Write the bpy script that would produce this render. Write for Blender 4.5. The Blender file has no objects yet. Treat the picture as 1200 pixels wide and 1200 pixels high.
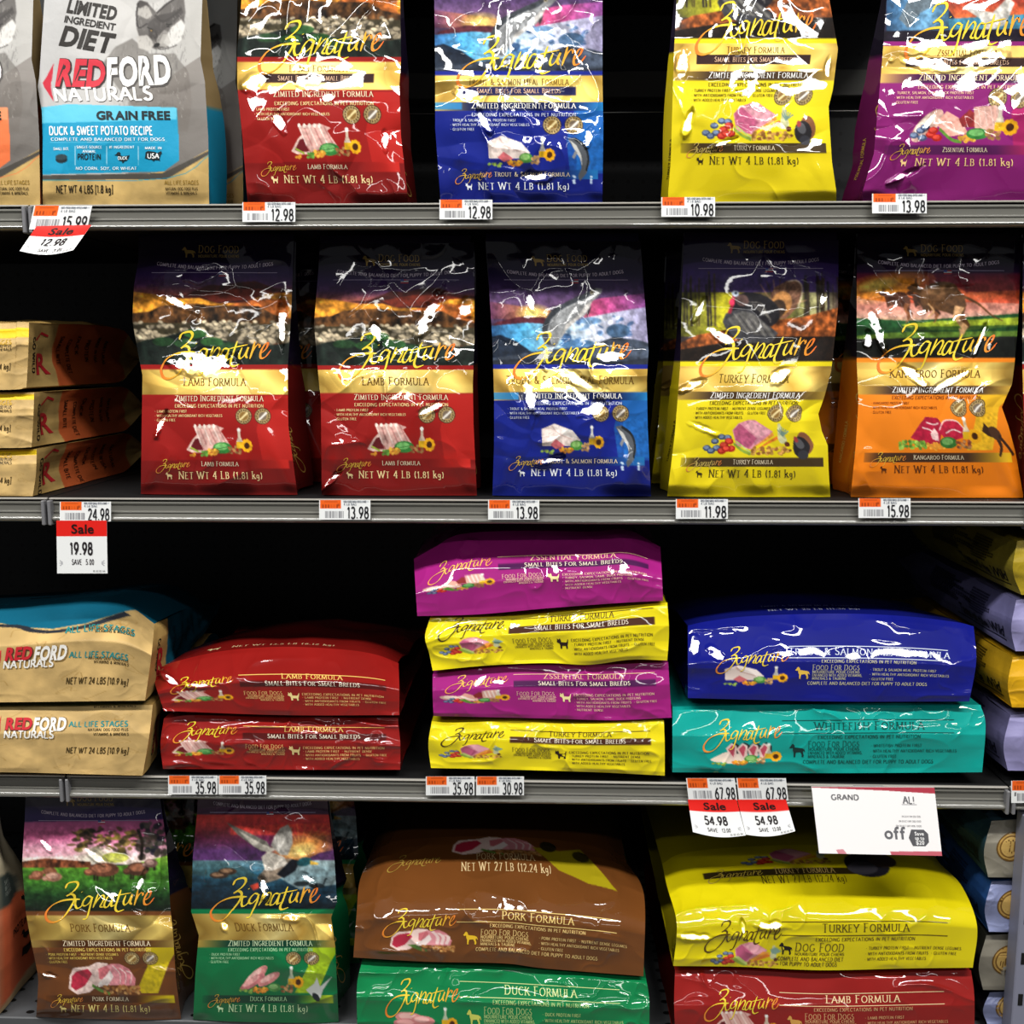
import bpy, math, random
import numpy as np
from mathutils import Matrix, Vector
from mathutils.geometry import tessellate_polygon

SC = bpy.context.scene
COL = SC.collection
R = math.radians

# ------------------------------------------------------------------ camera
FPX, PITCH, YAW, CDIST, CZ = 1230.0, 8.3, 1.8, 1.297, 1.06
_t, _p = R(PITCH), R(YAW)
CF = np.array([-math.sin(_p) * math.cos(_t), math.cos(_p) * math.cos(_t), -math.sin(_t)])
CR = np.array([math.cos(_p), math.sin(_p), 0.0])
CU = np.cross(CR, CF)
CC = np.array([0.0, -CDIST, CZ])
cam_d = bpy.data.cameras.new('camera')
cam_d.sensor_fit = 'HORIZONTAL'
cam_d.sensor_width = 36.0
cam_d.lens = FPX / 1200.0 * 36.0
cam_d.clip_start = 0.02
cam = bpy.data.objects.new('camera', cam_d)
COL.objects.link(cam)
cam.matrix_world = Matrix(((CR[0], CU[0], -CF[0], CC[0]), (CR[1], CU[1], -CF[1], CC[1]), (CR[2], CU[2], -CF[2], CC[2]), (0, 0, 0, 1)))
SC.camera = cam

# ------------------------------------------------------------------ world, lights, exposure
w = bpy.data.worlds.new('store_ambient')
SC.world = w
w.use_nodes = True
w.node_tree.nodes['Background'].inputs[0].default_value = (0.95, 0.97, 1.0, 1)
w.node_tree.nodes['Background'].inputs[1].default_value = 0.12
SC.view_settings.view_transform = 'Standard'
SC.view_settings.look = 'None'
SC.view_settings.exposure = 0.0
SC.view_settings.gamma = 1.0
SC.cycles.max_bounces = 6
SC.cycles.glossy_bounces = 3
SC.cycles.diffuse_bounces = 3
SC.cycles.transmission_bounces = 2
SC.cycles.sample_clamp_indirect = 4.0
SC.cycles.use_denoising = True


def lamp(name, x0, x1, y, z, wid, power, tilt=0.0, tint=(1.0, 0.98, 0.94)):
    d = bpy.data.lights.new(name, 'AREA')
    d.shape = 'RECTANGLE'
    d.size = x1 - x0
    d.size_y = wid
    d.energy = power
    d.color = tint
    o = bpy.data.objects.new(name, d)
    COL.objects.link(o)
    o.location = ((x0 + x1) / 2, y, z)
    o.rotation_euler = (R(tilt), 0, 0)
    return o


# fluorescent fixtures of the aisle ceiling, plus an added fill
lamp('ceiling_light', -2.3, -0.30, -1.35, 3.0, 0.20, 76, 14)
lamp('ceiling_light', 0.28, 1.85, -1.35, 3.0, 0.20, 62, 14)
lamp('ceiling_light', -2.6, 2.6, -3.7, 3.1, 0.10, 30, 35)  # weak front fill, added behind the camera

# ------------------------------------------------------------------ small helpers


def at(px, py, Y=0.0):
    """pixel(s) -> world point(s) on the vertical plane y = Y"""
    px, py, Y = np.broadcast_arrays(np.asarray(px, float), np.asarray(py, float), np.asarray(Y, float))
    D = CF * FPX + CR * (px - 600.0)[..., None] + CU * (600.0 - py)[..., None]
    return CC + D * ((Y - CC[1]) / D[..., 1])[..., None]


def proj(P):
    d = np.asarray(P, float) - CC
    z = d @ CF
    return 600 + FPX * (d @ CR) / z, 600 - FPX * (d @ CU) / z


def ybase(px, z, Y):
    """pixel row at which height z shows on the plane y = Y near pixel column px"""
    X = at(px, 600, Y)[0]
    return float(proj(np.array([X, Y, z]))[1])


def H(s):
    s = s.lstrip('#')
    return np.array([int(s[i:i + 2], 16) / 255.0 for i in (0, 2, 4)])


def col(c):
    return H(c) if isinstance(c, str) else np.asarray(c, float)


def lin(a):
    a = np.clip(np.asarray(a, float), 0, 1)
    return np.where(a <= 0.04045, a / 12.92, ((a + 0.055) / 1.055) ** 2.4)


def sm(a, b, x):
    t = np.clip((x - a) / (b - a + 1e-12), 0, 1)
    return t * t * (3 - 2 * t)


def vnoise(x, y, seed=0):
    """value noise in -1..1"""
    rs = np.random.RandomState(seed)
    tab = rs.rand(64, 64) * 2 - 1
    xi, yi = np.floor(x).astype(int), np.floor(y).astype(int)
    fx, fy = x - xi, y - yi
    fx, fy = fx * fx * (3 - 2 * fx), fy * fy * (3 - 2 * fy)
    a, b = tab[yi % 64, xi % 64], tab[yi % 64, (xi + 1) % 64]
    c, d = tab[(yi + 1) % 64, xi % 64], tab[(yi + 1) % 64, (xi + 1) % 64]
    return (a + (b - a) * fx) * (1 - fy) + (c + (d - c) * fx) * fy


def fbm(x, y, seed=0, o=3):
    return sum(vnoise(x * 2 ** k + 7.3 * k, y * 2 ** k + 3.1 * k, seed + k) * 0.5 ** k for k in range(o))


def facets(x, y, seed, n=26, asp=1.0):
    """crumpled film: upper envelope of random cones and planes -> flat facets with sharp folds; x,y in 0..1"""
    rs = np.random.RandomState(seed)
    c = rs.rand(n, 2)
    ang = rs.rand(n) * 2 * np.pi
    best = np.full(x.shape, 1e9)
    second = np.full(x.shape, 1e9)
    val = np.zeros(x.shape)
    wx = x + 0.06 * vnoise(x * 5, y * 5 * asp, seed + 5)
    wy = y + 0.06 * vnoise(x * 5 + 9, y * 5 * asp, seed + 6)
    for i in range(n):
        dx, dy = wx - c[i, 0], (wy - c[i, 1]) * asp
        d = dx * dx + dy * dy
        second = np.where(d < best, best, np.minimum(second, d))
        best = np.minimum(best, d)
    return np.sqrt(second) - np.sqrt(best)


# ceiling fixtures the film can mirror: (x range), y, z
FIX = (((-2.2, -0.4), -1.35, 3.0), ((0.38, 1.75), -1.35, 3.0))


def glint_facets(px, py, Y, spots, seed=0):
    """flat facets shaped into the film to make glints, each mirroring a ceiling fixture into the camera;
    spots are (px, py, rx, ry, turn) in photo pixels"""
    D = CF * FPX + CR * (px - 600.0)[..., None] + CU * (600.0 - py)[..., None]
    for k, (cx, cy, rx, ry, rot) in enumerate(spots):
        i = np.argmin((px - cx) ** 2 + (py - cy) ** 2)
        y0 = Y.ravel()[i]
        Pc = at(cx, cy, y0)
        best = None
        for (x0, x1), ly, lz in FIX:
            lx = Pc[0] + (Pc[0] - CC[0]) * ((y0 - ly) / (y0 - CC[1]))
            lx2 = min(max(lx, x0 + .2), x1 - .2)
            if best is None or abs(lx2 - lx) < best[0]:
                best = (abs(lx2 - lx), np.array([lx2, ly, lz]))
        a, b = CC - Pc, best[1] - Pc
        n = a / np.linalg.norm(a) + b / np.linalg.norm(b)
        n = n / np.linalg.norm(n)
        s = (n @ (Pc - CC)) / (D @ n)
        Yp = CC[1] + D[..., 1] * s
        c, d = math.cos(R(rot)), math.sin(R(rot))
        dx, dy = px - cx, py - cy
        a1, b1 = (dx * c + dy * d) / rx, (-dx * d + dy * c) / ry
        r = np.sqrt(a1 ** 2 + b1 ** 2) + .32 * vnoise(px / 9.0, py / 9.0, seed + k) + .16 * vnoise(px / 4.0, py / 4.0, seed + k + 7)
        m = sm(1.5, .9, r)
        m = np.where(a1 ** 2 + b1 ** 2 < 4.5, m, 0)
        Yp = Yp + .00016 * vnoise(px / 8.0, py / 8.0, seed + k + 3)
        Y = Y * (1 - m) + Yp * m
    return Y


# ------------------------------------------------------------------ materials
MATS = {}


def node_mat(name, rough=0.4, metal=0.0, coat=0.0, coat_rough=0.05, color=None, bump=None, spec=0.5, vary=None):
    """colour comes from the mesh's colour attribute (print on the thing) unless given; alpha channel of the print = foil"""
    if name in MATS:
        return MATS[name]
    m = bpy.data.materials.new(name)
    m.use_nodes = True
    nt = m.node_tree
    b = nt.nodes['Principled BSDF']
    b.inputs['Roughness'].default_value = rough
    b.inputs['Metallic'].default_value = metal
    b.inputs['Specular IOR Level'].default_value = spec
    b.inputs['Coat Weight'].default_value = coat
    b.inputs['Coat Roughness'].default_value = coat_rough
    if color is None:
        a = nt.nodes.new('ShaderNodeAttribute')
        a.attribute_name = 'print'
        nt.links.new(a.outputs['Color'], b.inputs['Base Color'])
        nt.links.new(a.outputs['Alpha'], b.inputs['Metallic'])
    elif vary:
        tc = nt.nodes.new('ShaderNodeTexCoord')
        n = nt.nodes.new('ShaderNodeTexNoise')
        n.inputs['Scale'].default_value = vary
        n.inputs['Detail'].default_value = 4
        r = nt.nodes.new('ShaderNodeValToRGB')
        c = lin(col(color))
        r.color_ramp.elements[0].position = 0.3
        r.color_ramp.elements[1].position = 0.7
        r.color_ramp.elements[0].color = (*(c * 0.82), 1)
        r.color_ramp.elements[1].color = (*(c * 1.12), 1)
        nt.links.new(tc.outputs['Object'], n.inputs['Vector'])
        nt.links.new(n.outputs['Fac'], r.inputs['Fac'])
        nt.links.new(r.outputs['Color'], b.inputs['Base Color'])
    else:
        b.inputs['Base Color'].default_value = (*lin(col(color)), 1)
    if bump:
        tc = nt.nodes.new('ShaderNodeTexCoord')
        n = nt.nodes.new('ShaderNodeTexNoise')
        n.inputs['Scale'].default_value = bump[0]
        n.inputs['Detail'].default_value = 3
        bp = nt.nodes.new('ShaderNodeBump')
        bp.inputs['Strength'].default_value = bump[1]
        bp.inputs['Distance'].default_value = bump[2]
        nt.links.new(tc.outputs['Object'], n.inputs['Vector'])
        nt.links.new(n.outputs['Fac'], bp.inputs['Height'])
        nt.links.new(bp.outputs['Normal'], b.inputs['Normal'])
        nt.links.new(bp.outputs['Normal'], b.inputs['Coat Normal'])
    MATS[name] = m
    return m


FILM = node_mat('glossy_printed_film', rough=0.5, coat=1.0, coat_rough=0.04, spec=0.06, bump=(40, 0.05, 0.003))
PAPER_BAG = node_mat('printed_kraft_paper', rough=0.55, spec=0.25, bump=(70, 0.3, 0.002))
SATIN = node_mat('satin_woven_sack', rough=0.45, spec=0.3, coat=0.25, coat_rough=0.25, bump=(60, 0.3, 0.003))
CARD = node_mat('printed_tag_paper', rough=0.5, spec=0.2)
RAIL = node_mat('grey_plastic_rail', rough=0.3, color='#6a6963', spec=0.35, coat=0.8, coat_rough=0.07)
DECK = node_mat('dark_grey_steel', rough=0.5, color='#3b3d40', spec=0.4, vary=14)
BLACK = node_mat('black_steel', rough=0.6, color='#141415', spec=0.3, vary=9)

# ------------------------------------------------------------------ objects and properties


def props(o, label=None, cat=None, group=None, kind=None):
    for k, v in (('label', label), ('category', cat), ('group', group), ('kind', kind)):
        if v:
            o[k] = v
    return o


def empty(name, loc):
    o = bpy.data.objects.new(name, None)
    o.location = [float(v) for v in loc]
    COL.objects.link(o)
    return o


def origin_of(o):
    v = Vector((0, 0, 0))
    while o is not None:
        v = v + Vector(o.location)
        o = o.parent
    return v


def make_mesh(name, V, faces4, faces3, colors, normals, mat, parent=None):
    V = np.asarray(V, float)
    if parent is not None:
        V = V - np.array(origin_of(parent))
    me = bpy.data.meshes.new(name)
    n4, n3 = len(faces4), len(faces3)
    me.vertices.add(len(V))
    me.vertices.foreach_set('co', V.ravel())
    li = np.concatenate([np.asarray(faces4, np.int32).ravel(), np.asarray(faces3, np.int32).ravel()]).astype(np.int32)
    me.loops.add(len(li))
    me.loops.foreach_set('vertex_index', li)
    me.polygons.add(n4 + n3)
    ls = np.concatenate([np.arange(n4) * 4, n4 * 4 + np.arange(n3) * 3]).astype(np.int32)
    me.polygons.foreach_set('loop_start', ls)
    me.update(calc_edges=True)
    if colors is not None:
        at_ = me.color_attributes.new('print', 'FLOAT_COLOR', 'POINT')
        at_.data.foreach_set('color', np.asarray(colors, np.float32).ravel())
    if normals is not None:
        me.normals_split_custom_set_from_vertices(np.asarray(normals, np.float32).tolist())
    me.materials.append(mat)
    o = bpy.data.objects.new(name, me)
    COL.objects.link(o)
    if parent is not None:
        o.parent = parent
    return o


def solid(name, boxes, mat, parent=None):
    """boxes [(x0,x1,y0,y1,z0,z1)...] as one mesh with slightly bevelled edges"""
    import bmesh
    bm = bmesh.new()
    off = origin_of(parent)
    for (x0, x1, y0, y1, z0, z1) in boxes:
        r = bmesh.ops.create_cube(bm, size=1.0)
        for v in r['verts']:
            v.co = Vector(((x0 + x1) / 2 + v.co.x * (x1 - x0), (y0 + y1) / 2 + v.co.y * (y1 - y0), (z0 + z1) / 2 + v.co.z * (z1 - z0))) - off
    s = min(min(abs(b[1] - b[0]), abs(b[3] - b[2]), abs(b[5] - b[4])) for b in boxes)
    bmesh.ops.bevel(bm, geom=bm.edges[:], offset=min(0.0015, s * 0.25), segments=1, affect='EDGES')
    me = bpy.data.meshes.new(name)
    bm.to_mesh(me)
    bm.free()
    me.materials.append(mat)
    o = bpy.data.objects.new(name, me)
    COL.objects.link(o)
    if parent is not None:
        o.parent = parent
    return o


def extrude_x(name, prof, x0, x1, mat, parent=None, n=2):
    """closed profile [(y,z)...] swept along x"""
    prof = np.array(prof, float)
    k = len(prof)
    xs = np.linspace(x0, x1, n)
    V = np.concatenate([np.column_stack([np.full(k, x), prof]) for x in xs])
    f4 = [[i * k + j, i * k + (j + 1) % k, (i + 1) * k + (j + 1) % k, (i + 1) * k + j] for i in range(n - 1) for j in range(k)]
    tris = tessellate_polygon([[Vector((p[0], p[1], 0)) for p in prof]])
    f3 = [list(t) for t in tris] + [[(n - 1) * k + i for i in t[::-1]] for t in tris]
    o = make_mesh(name, V, f4, f3, None, None, mat, parent)
    me = o.data
    me.polygons.foreach_set('use_smooth', [True] * (len(f4)) + [False] * len(f3))
    me.set_sharp_from_angle(angle=R(40))
    return o


# ------------------------------------------------------------------ printed artwork: a small painting canvas


class Canvas:
    """print colours sampled on the bag film; paints in (u, v), v downwards, after an optional mapping"""

    def __init__(s, w, h, base='#808080', ss=2):
        s.w, s.h, s.ss = int(w), int(h), ss
        W, Hh = s.w * ss, s.h * ss
        s.px = np.empty((Hh, W, 4))
        s.px[..., :3] = col(base)
        s.px[..., 3] = 0
        # samples sit on the grid vertices
        x = ((np.arange(W) + 0.5) / ss - 0.5) / (s.w - 1)
        y = ((np.arange(Hh) + 0.5) / ss - 0.5) / (s.h - 1)
        s.U, s.V = np.meshgrid(x, y)
        s.T = None

    def pts(s, P):
        P = np.asarray(P, float).reshape(-1, 2)
        return P if s.T is None else np.asarray(s.T(P), float)

    def mask_poly(s, P):
        P = s.pts(P)
        x0, y0 = P.min(0)
        x1, y1 = P.max(0)
        i0 = max(0, int((y0 - s.V[0, 0]) / (s.V[1, 0] - s.V[0, 0])) - 1)
        i1 = min(s.V.shape[0], int((y1 - s.V[0, 0]) / (s.V[1, 0] - s.V[0, 0])) + 3)
        j0 = max(0, int((x0 - s.U[0, 0]) / (s.U[0, 1] - s.U[0, 0])) - 1)
        j1 = min(s.U.shape[1], int((x1 - s.U[0, 0]) / (s.U[0, 1] - s.U[0, 0])) + 3)
        if i1 <= i0 or j1 <= j0:
            return None
        sl = (slice(i0, i1), slice(j0, j1))
        X, Y = s.U[sl], s.V[sl]
        m = np.zeros(X.shape, bool)
        n = len(P)
        for a in range(n):
            xa, ya = P[a]
            xb, yb = P[(a + 1) % n]
            if ya == yb:
                continue
            c = (ya > Y) != (yb > Y)
            m ^= c & (X < (xb - xa) * (Y - ya) / (yb - ya) + xa)
        return sl, m

    def _put(s, sl, m, color, a, foil):
        sub = s.px[sl]
        c = color(s.U[sl], s.V[sl]) if callable(color) else col(color)
        k = (m * a)[..., None]
        sub[..., :3] = sub[..., :3] * (1 - k) + c * k
        if foil is not None:
            sub[..., 3] = sub[..., 3] * (1 - k[..., 0]) + foil * k[..., 0]

    def poly(s, P, color, a=1.0, foil=0.0):
        r = s.mask_poly(P)
        if r:
            s._put(r[0], r[1], color, a, foil)

    def rect(s, x0, y0, x1, y1, color, a=1.0, foil=0.0, n=12):
        t = np.linspace(0, 1, n)
        top = [(x0 + (x1 - x0) * k, y0) for k in t]
        bot = [(x0 + (x1 - x0) * k, y1) for k in t[::-1]]
        s.poly(top + bot, color, a, foil)

    def ell(s, cx, cy, rx, ry, color, rot=0.0, a=1.0, foil=0.0, n=20):
        t = np.linspace(0, 2 * np.pi, n, endpoint=False)
        c, d = math.cos(R(rot)), math.sin(R(rot))
        x, y = rx * np.cos(t), ry * np.sin(t)
        s.poly(np.column_stack([cx + x * c - y * d, cy + x * d + y * c]), color, a, foil)

    def ball(s, cx, cy, rx, ry, c0, c1, rot=0.0):
        """a rounded blob of printed food or fur: darker outside, lighter inside"""
        s.ell(cx, cy, rx, ry, c0, rot)
        s.ell(cx - rx * 0.12, cy - ry * 0.2, rx * 0.66, ry * 0.6, c1, rot)

    def line(s, P, wd, color, a=1.0, w2=None, foil=0.0):
        P = spline(P, 4) if len(P) > 2 else np.asarray(P, float)
        L, Rr = offset_line(P, np.linspace(wd, wd if w2 is None else w2, len(P)))
        s.poly(np.concatenate([L, Rr[::-1]]), color, a, foil)

    def full(s, fn):
        """fn(U, V, rgb) -> rgb on the whole canvas"""
        s.px[..., :3] = fn(s.U, s.V, s.px[..., :3])

    def blur(s, x0=0.0, y0=0.0, x1=1.0, y1=1.0, n=1):
        h, w_ = s.px.shape[:2]
        i0, i1, j0, j1 = int(max(0, y0) * h), int(min(1, y1) * h), int(max(0, x0) * w_), int(min(1, x1) * w_)
        if i1 <= i0 or j1 <= j0 or j1 <= 0 or i1 <= 0:
            return
        a = s.px[i0:i1, j0:j1, :3]
        for _ in range(n):
            p = np.pad(a, ((1, 1), (1, 1), (0, 0)), mode='edge')
            p = p[:-2] * .25 + p[1:-1] * .5 + p[2:] * .25
            a = p[:, :-2] * .25 + p[:, 1:-1] * .5 + p[:, 2:] * .25
        s.px[i0:i1, j0:j1, :3] = a

    def grain(s, m, amt, fx, fy, seed=1):
        """printed picture grain inside the mask"""
        n = amt * fbm(s.U * fx, s.V * fy, seed, 3)
        s.px[..., :3] = np.clip(s.px[..., :3] * (1 + (n * m)[..., None]), 0, 1)

    def glow(s, cx, cy, rx, ry, color, rot=0.0, a=1.0):
        for k in range(8):
            f = 1 - k / 8.0
            s.ell(cx, cy, rx * f, ry * f, color, rot, a * .22)

    def out(s):
        a = s.px.reshape(s.h, s.ss, s.w, s.ss, 4).mean((1, 3))
        o = a.copy()
        o[..., :3] = lin(a[..., :3])
        return o


def ramp(x, stops):
    xs = [p for p, _ in stops]
    cs = np.array([col(c) for _, c in stops])
    return np.stack([np.interp(x, xs, cs[:, k]) for k in range(3)], -1)


def spline(P, k=6):
    P = np.asarray(P, float)
    if len(P) < 3:
        return P
    Q = np.vstack([2 * P[0] - P[1], P, 2 * P[-1] - P[-2]])
    out = []
    for i in range(1, len(Q) - 2):
        p0, p1, p2, p3 = Q[i - 1:i + 3]
        for t in np.arange(k) / k:
            out.append(0.5 * (2 * p1 + (p2 - p0) * t + (2 * p0 - 5 * p1 + 4 * p2 - p3) * t * t + (3 * p1 - p0 - 3 * p2 + p3) * t ** 3))
    out.append(P[-1])
    return np.array(out)


def offset_line(P, wd):
    P = np.asarray(P, float)
    d = np.gradient(P, axis=0)
    d /= np.maximum(np.linalg.norm(d, axis=1), 1e-9)[:, None]
    nrm = np.column_stack([-d[:, 1], d[:, 0]]) * (np.asarray(wd) / 2)[:, None]
    return P + nrm, P - nrm


# ------------------------------------------------------------------ lettering: pen-drawn capitals, sans letters, a script wordmark


def arc(cx, cy, rx, ry, a0, a1, n=8):
    return [(cx + rx * math.cos(R(a)), cy + ry * math.sin(R(a))) for a in np.linspace(a0, a1, n)]


def V_(x):
    return [(x, 0), (x, 1)]


PEN = {
    'A': (.78, [[(.02, 0), (.39, 1)], [(.39, 1), (.76, 0)], [(.17, .36), (.61, .36)]]),
    'B': (.64, [V_(.1), [(.1, 1), (.3, 1)] + arc(.3, .76, .2, .24, 90, -90) + [(.1, .52)], [(.1, .52), (.34, .52)] + arc(.34, .26, .22, .26, 90, -90) + [(.1, 0)]]),
    'C': (.76, [arc(.42, .5, .36, .5, 48, 312, 14)]),
    'D': (.8, [V_(.1), [(.1, 1), (.35, 1)] + arc(.35, .5, .37, .5, 90, -90, 12) + [(.1, 0)]]),
    'E': (.6, [V_(.1), [(.1, 1), (.52, 1)], [(.1, .52), (.45, .52)], [(.1, 0), (.55, 0)]]),
    'F': (.57, [V_(.1), [(.1, 1), (.53, 1)], [(.1, .52), (.45, .52)]]),
    'G': (.82, [arc(.42, .5, .36, .5, 50, 325, 14) + [(.74, .42)], [(.52, .42), (.78, .42)]]),
    'H': (.82, [V_(.1), V_(.7), [(.1, .52), (.7, .52)]]),
    'I': (.26, [V_(.13)]),
    'J': (.38, [[(.24, 1), (.24, .15), (.18, 0), (.02, -.03)]]),
    'K': (.7, [V_(.1), [(.62, 1), (.12, .45)], [(.25, .58), (.68, 0)]]),
    'L': (.57, [V_(.1), [(.1, 0), (.54, 0)]]),
    'M': (.98, [[(.1, 0), (.15, 1)], [(.15, 1), (.48, .05)], [(.48, .05), (.82, 1)], [(.82, 1), (.87, 0)]]),
    'N': (.84, [V_(.1), [(.1, 1), (.72, 0)], [(.72, 0), (.72, 1)]]),
    'O': (.86, [arc(.43, .5, .37, .5, 90, 450, 18)]),
    'P': (.6, [V_(.1), [(.1, 1), (.32, 1)] + arc(.32, .74, .22, .26, 90, -90) + [(.1, .48)]]),
    'Q': (.86, [arc(.43, .5, .37, .5, 90, 450, 18), [(.5, .2), (.82, -.15)]]),
    'R': (.68, [V_(.1), [(.1, 1), (.32, 1)] + arc(.32, .75, .22, .25, 90, -90) + [(.1, .5)], [(.3, .5), (.66, 0)]]),
    'S': (.56, [arc(.28, .75, .2, .25, 40, 200, 8) + [(.28, .52)] + arc(.28, .25, .23, .25, 60, -160, 9)]),
    'T': (.68, [V_(.34), [(.02, 1), (.66, 1)]]),
    'U': (.8, [[(.1, 1), (.1, .35)] + arc(.4, .32, .3, .32, 180, 360, 9) + [(.7, 1)]]),
    'V': (.76, [[(.02, 1), (.38, 0)], [(.38, 0), (.74, 1)]]),
    'W': (1.08, [[(.02, 1), (.3, 0)], [(.3, 0), (.54, .95)], [(.54, .95), (.78, 0)], [(.78, 0), (1.06, 1)]]),
    'X': (.72, [[(.04, 1), (.68, 0)], [(.68, 1), (.04, 0)]]),
    'Y': (.7, [[(.02, 1), (.35, .45)], [(.68, 1), (.35, .45)], [(.35, .45), (.35, 0)]]),
    'Z': (.68, [[(.06, 1), (.62, 1)], [(.62, 1), (.04, 0)], [(.04, 0), (.64, 0)]]),
    '0': (.6, [arc(.3, .5, .22, .5, 90, 450, 16)]),
    '1': (.36, [[(.04, .8), (.2, 1)], [(.2, 1), (.2, 0)]]),
    '2': (.58, [arc(.28, .74, .2, .26, 165, -30, 8) + [(.06, 0), (.54, 0)]]),
    '3': (.58, [arc(.26, .75, .2, .25, 150, -80, 8) + arc(.26, .26, .24, .26, 80, -150, 9)]),
    '4': (.62, [[(.44, 0), (.44, 1)], [(.44, 1), (.04, .28)], [(.04, .28), (.6, .28)]]),
    '5': (.58, [[(.5, 1), (.13, 1), (.1, .55)] + arc(.27, .31, .24, .31, 115, -150, 9)]),
    '6': (.6, [[(.48, 1), (.2, .7)] + arc(.3, .3, .22, .3, 165, 525, 14)]),
    '7': (.56, [[(.04, 1), (.52, 1)], [(.52, 1), (.2, 0)]]),
    '8': (.6, [arc(.3, .76, .18, .24, 90, 450, 12), arc(.3, .27, .23, .27, 90, 450, 12)]),
    '9': (.6, [arc(.3, .7, .22, .3, 0, 360, 14) + [(.5, .5), (.2, 0)]]),
    '.': (.24, [[(.12, 0), (.12, .1)]]), ',': (.24, [[(.14, .08), (.08, -.12)]]),
    '(': (.34, [arc(.42, .45, .3, .62, 125, 235, 7)]), ')': (.34, [arc(-.08, .45, .3, .62, 55, -55, 7)]),
    '[': (.34, [[(.28, 1.05), (.1, 1.05), (.1, -.15), (.28, -.15)]]), ']': (.34, [[(.06, 1.05), (.24, 1.05), (.24, -.15), (.06, -.15)]]),
    '&': (.8, [[(.74, .45), (.55, .1), (.3, 0), (.1, .18), (.2, .45), (.42, .68), (.38, .95), (.2, .9), (.2, .68), (.72, 0)]]),
    '*': (.36, [[(.1, .45), (.24, .45)], [(.17, .38), (.17, .54)]]), '-': (.4, [[(.06, .42), (.34, .42)]]),
    '#': (.6, [[(.18, 0), (.26, 1)], [(.38, 0), (.46, 1)], [(.04, .65), (.6, .65)], [(.02, .3), (.58, .3)]]),
    '$': (.56, [arc(.28, .75, .2, .25, 40, 200, 8) + [(.28, .52)] + arc(.28, .25, .23, .25, 60, -160, 9), [(.28, -.1), (.28, 1.1)]]),
    '!': (.26, [[(.13, .28), (.13, 1)], [(.13, 0), (.13, .08)]]),
    'k': (.56, [[(.1, 0), (.1, 1)], [(.46, .62), (.12, .28)], [(.24, .4), (.52, 0)]]),
    'g': (.56, [arc(.25, .36, .19, .24, 0, 360, 11), [(.44, .6), (.44, -.1)] + arc(.26, -.1, .18, .2, 0, -140, 6)]),
}
_pen_cache = {}


def pen_glyph(ch, tx, ty, serif):
    key = (ch, tx, ty, serif)
    if key in _pen_cache:
        return _pen_cache[key]
    adv, strokes = PEN.get(ch, (.4, []))
    Vv, F = [], []
    for st in strokes:
        P = np.array(st, float)
        Q = [P[0]]
        for a_, b_ in zip(P[:-1], P[1:]):
            k = max(1, int(np.linalg.norm(b_ - a_) / .3 + .5))
            Q += [a_ + (b_ - a_) * j / k for j in range(1, k + 1)]
        P = np.array(Q)
        d = np.gradient(P, axis=0)
        d /= np.maximum(np.linalg.norm(d, axis=1), 1e-9)[:, None]
        wd = tx * np.abs(d[:, 1]) + ty * np.abs(d[:, 0])
        L, Q = offset_line(P, wd)
        b = len(Vv)
        n = len(P)
        Vv += L.tolist() + Q.tolist()
        F += [[b + i, b + n + i, b + n + i + 1, b + i + 1] for i in range(n - 1)]
        if serif:
            for e, dd in ((P[0], d[0]), (P[-1], d[-1])):
                if abs(dd[1]) > 0.75 and (abs(e[1]) < .02 or abs(e[1] - 1) < .02):
                    b = len(Vv)
                    hw, t = .13, .035
                    Vv += [[e[0] - hw, e[1] - t], [e[0] + hw, e[1] - t], [e[0] + hw, e[1] + t], [e[0] - hw, e[1] + t]]
                    F.append([b, b + 1, b + 2, b + 3])
    r = (adv, np.array(Vv, float).reshape(-1, 2), np.array(F, int).reshape(-1, 4))
    _pen_cache[key] = r
    return r


_sans_cache = {}


def sans_glyph(ch, bold):
    key = (ch, bold)
    if key in _sans_cache:
        return _sans_cache[key]
    cu = bpy.data.curves.new('glyph', 'FONT')
    cu.body = ch
    cu.resolution_u = 3
    cu.offset = bold
    ob = bpy.data.objects.new('glyph', cu)
    me = ob.to_mesh()
    Vv = np.array([v.co[:2] for v in me.vertices], float).reshape(-1, 2)
    me.calc_loop_triangles()
    F = np.array([t.vertices[:] for t in me.loop_triangles], int).reshape(-1, 3)
    ob.to_mesh_clear()
    if bold and len(Vv):
        base = sans_glyph(ch, 0.0)
        Vv[:, 0] += 0.05 - (Vv[:, 0].min() + bold)
        bpy.data.objects.remove(ob)
        bpy.data.curves.remove(cu)
        r = (base[0], Vv / 0.7, F)
        _sans_cache[key] = r
        return r
    bpy.data.objects.remove(ob)
    bpy.data.curves.remove(cu)
    if len(Vv):
        x0, x1 = Vv[:, 0].min(), Vv[:, 0].max()
        Vv[:, 0] += 0.05 - x0
        adv = x1 - x0 + 0.1
    else:
        adv = 0.3
    r = (adv, Vv / np.array([0.7, 0.7]), F)
    r = (adv / 0.7, r[1], F)
    _sans_cache[key] = r
    return r


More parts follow.
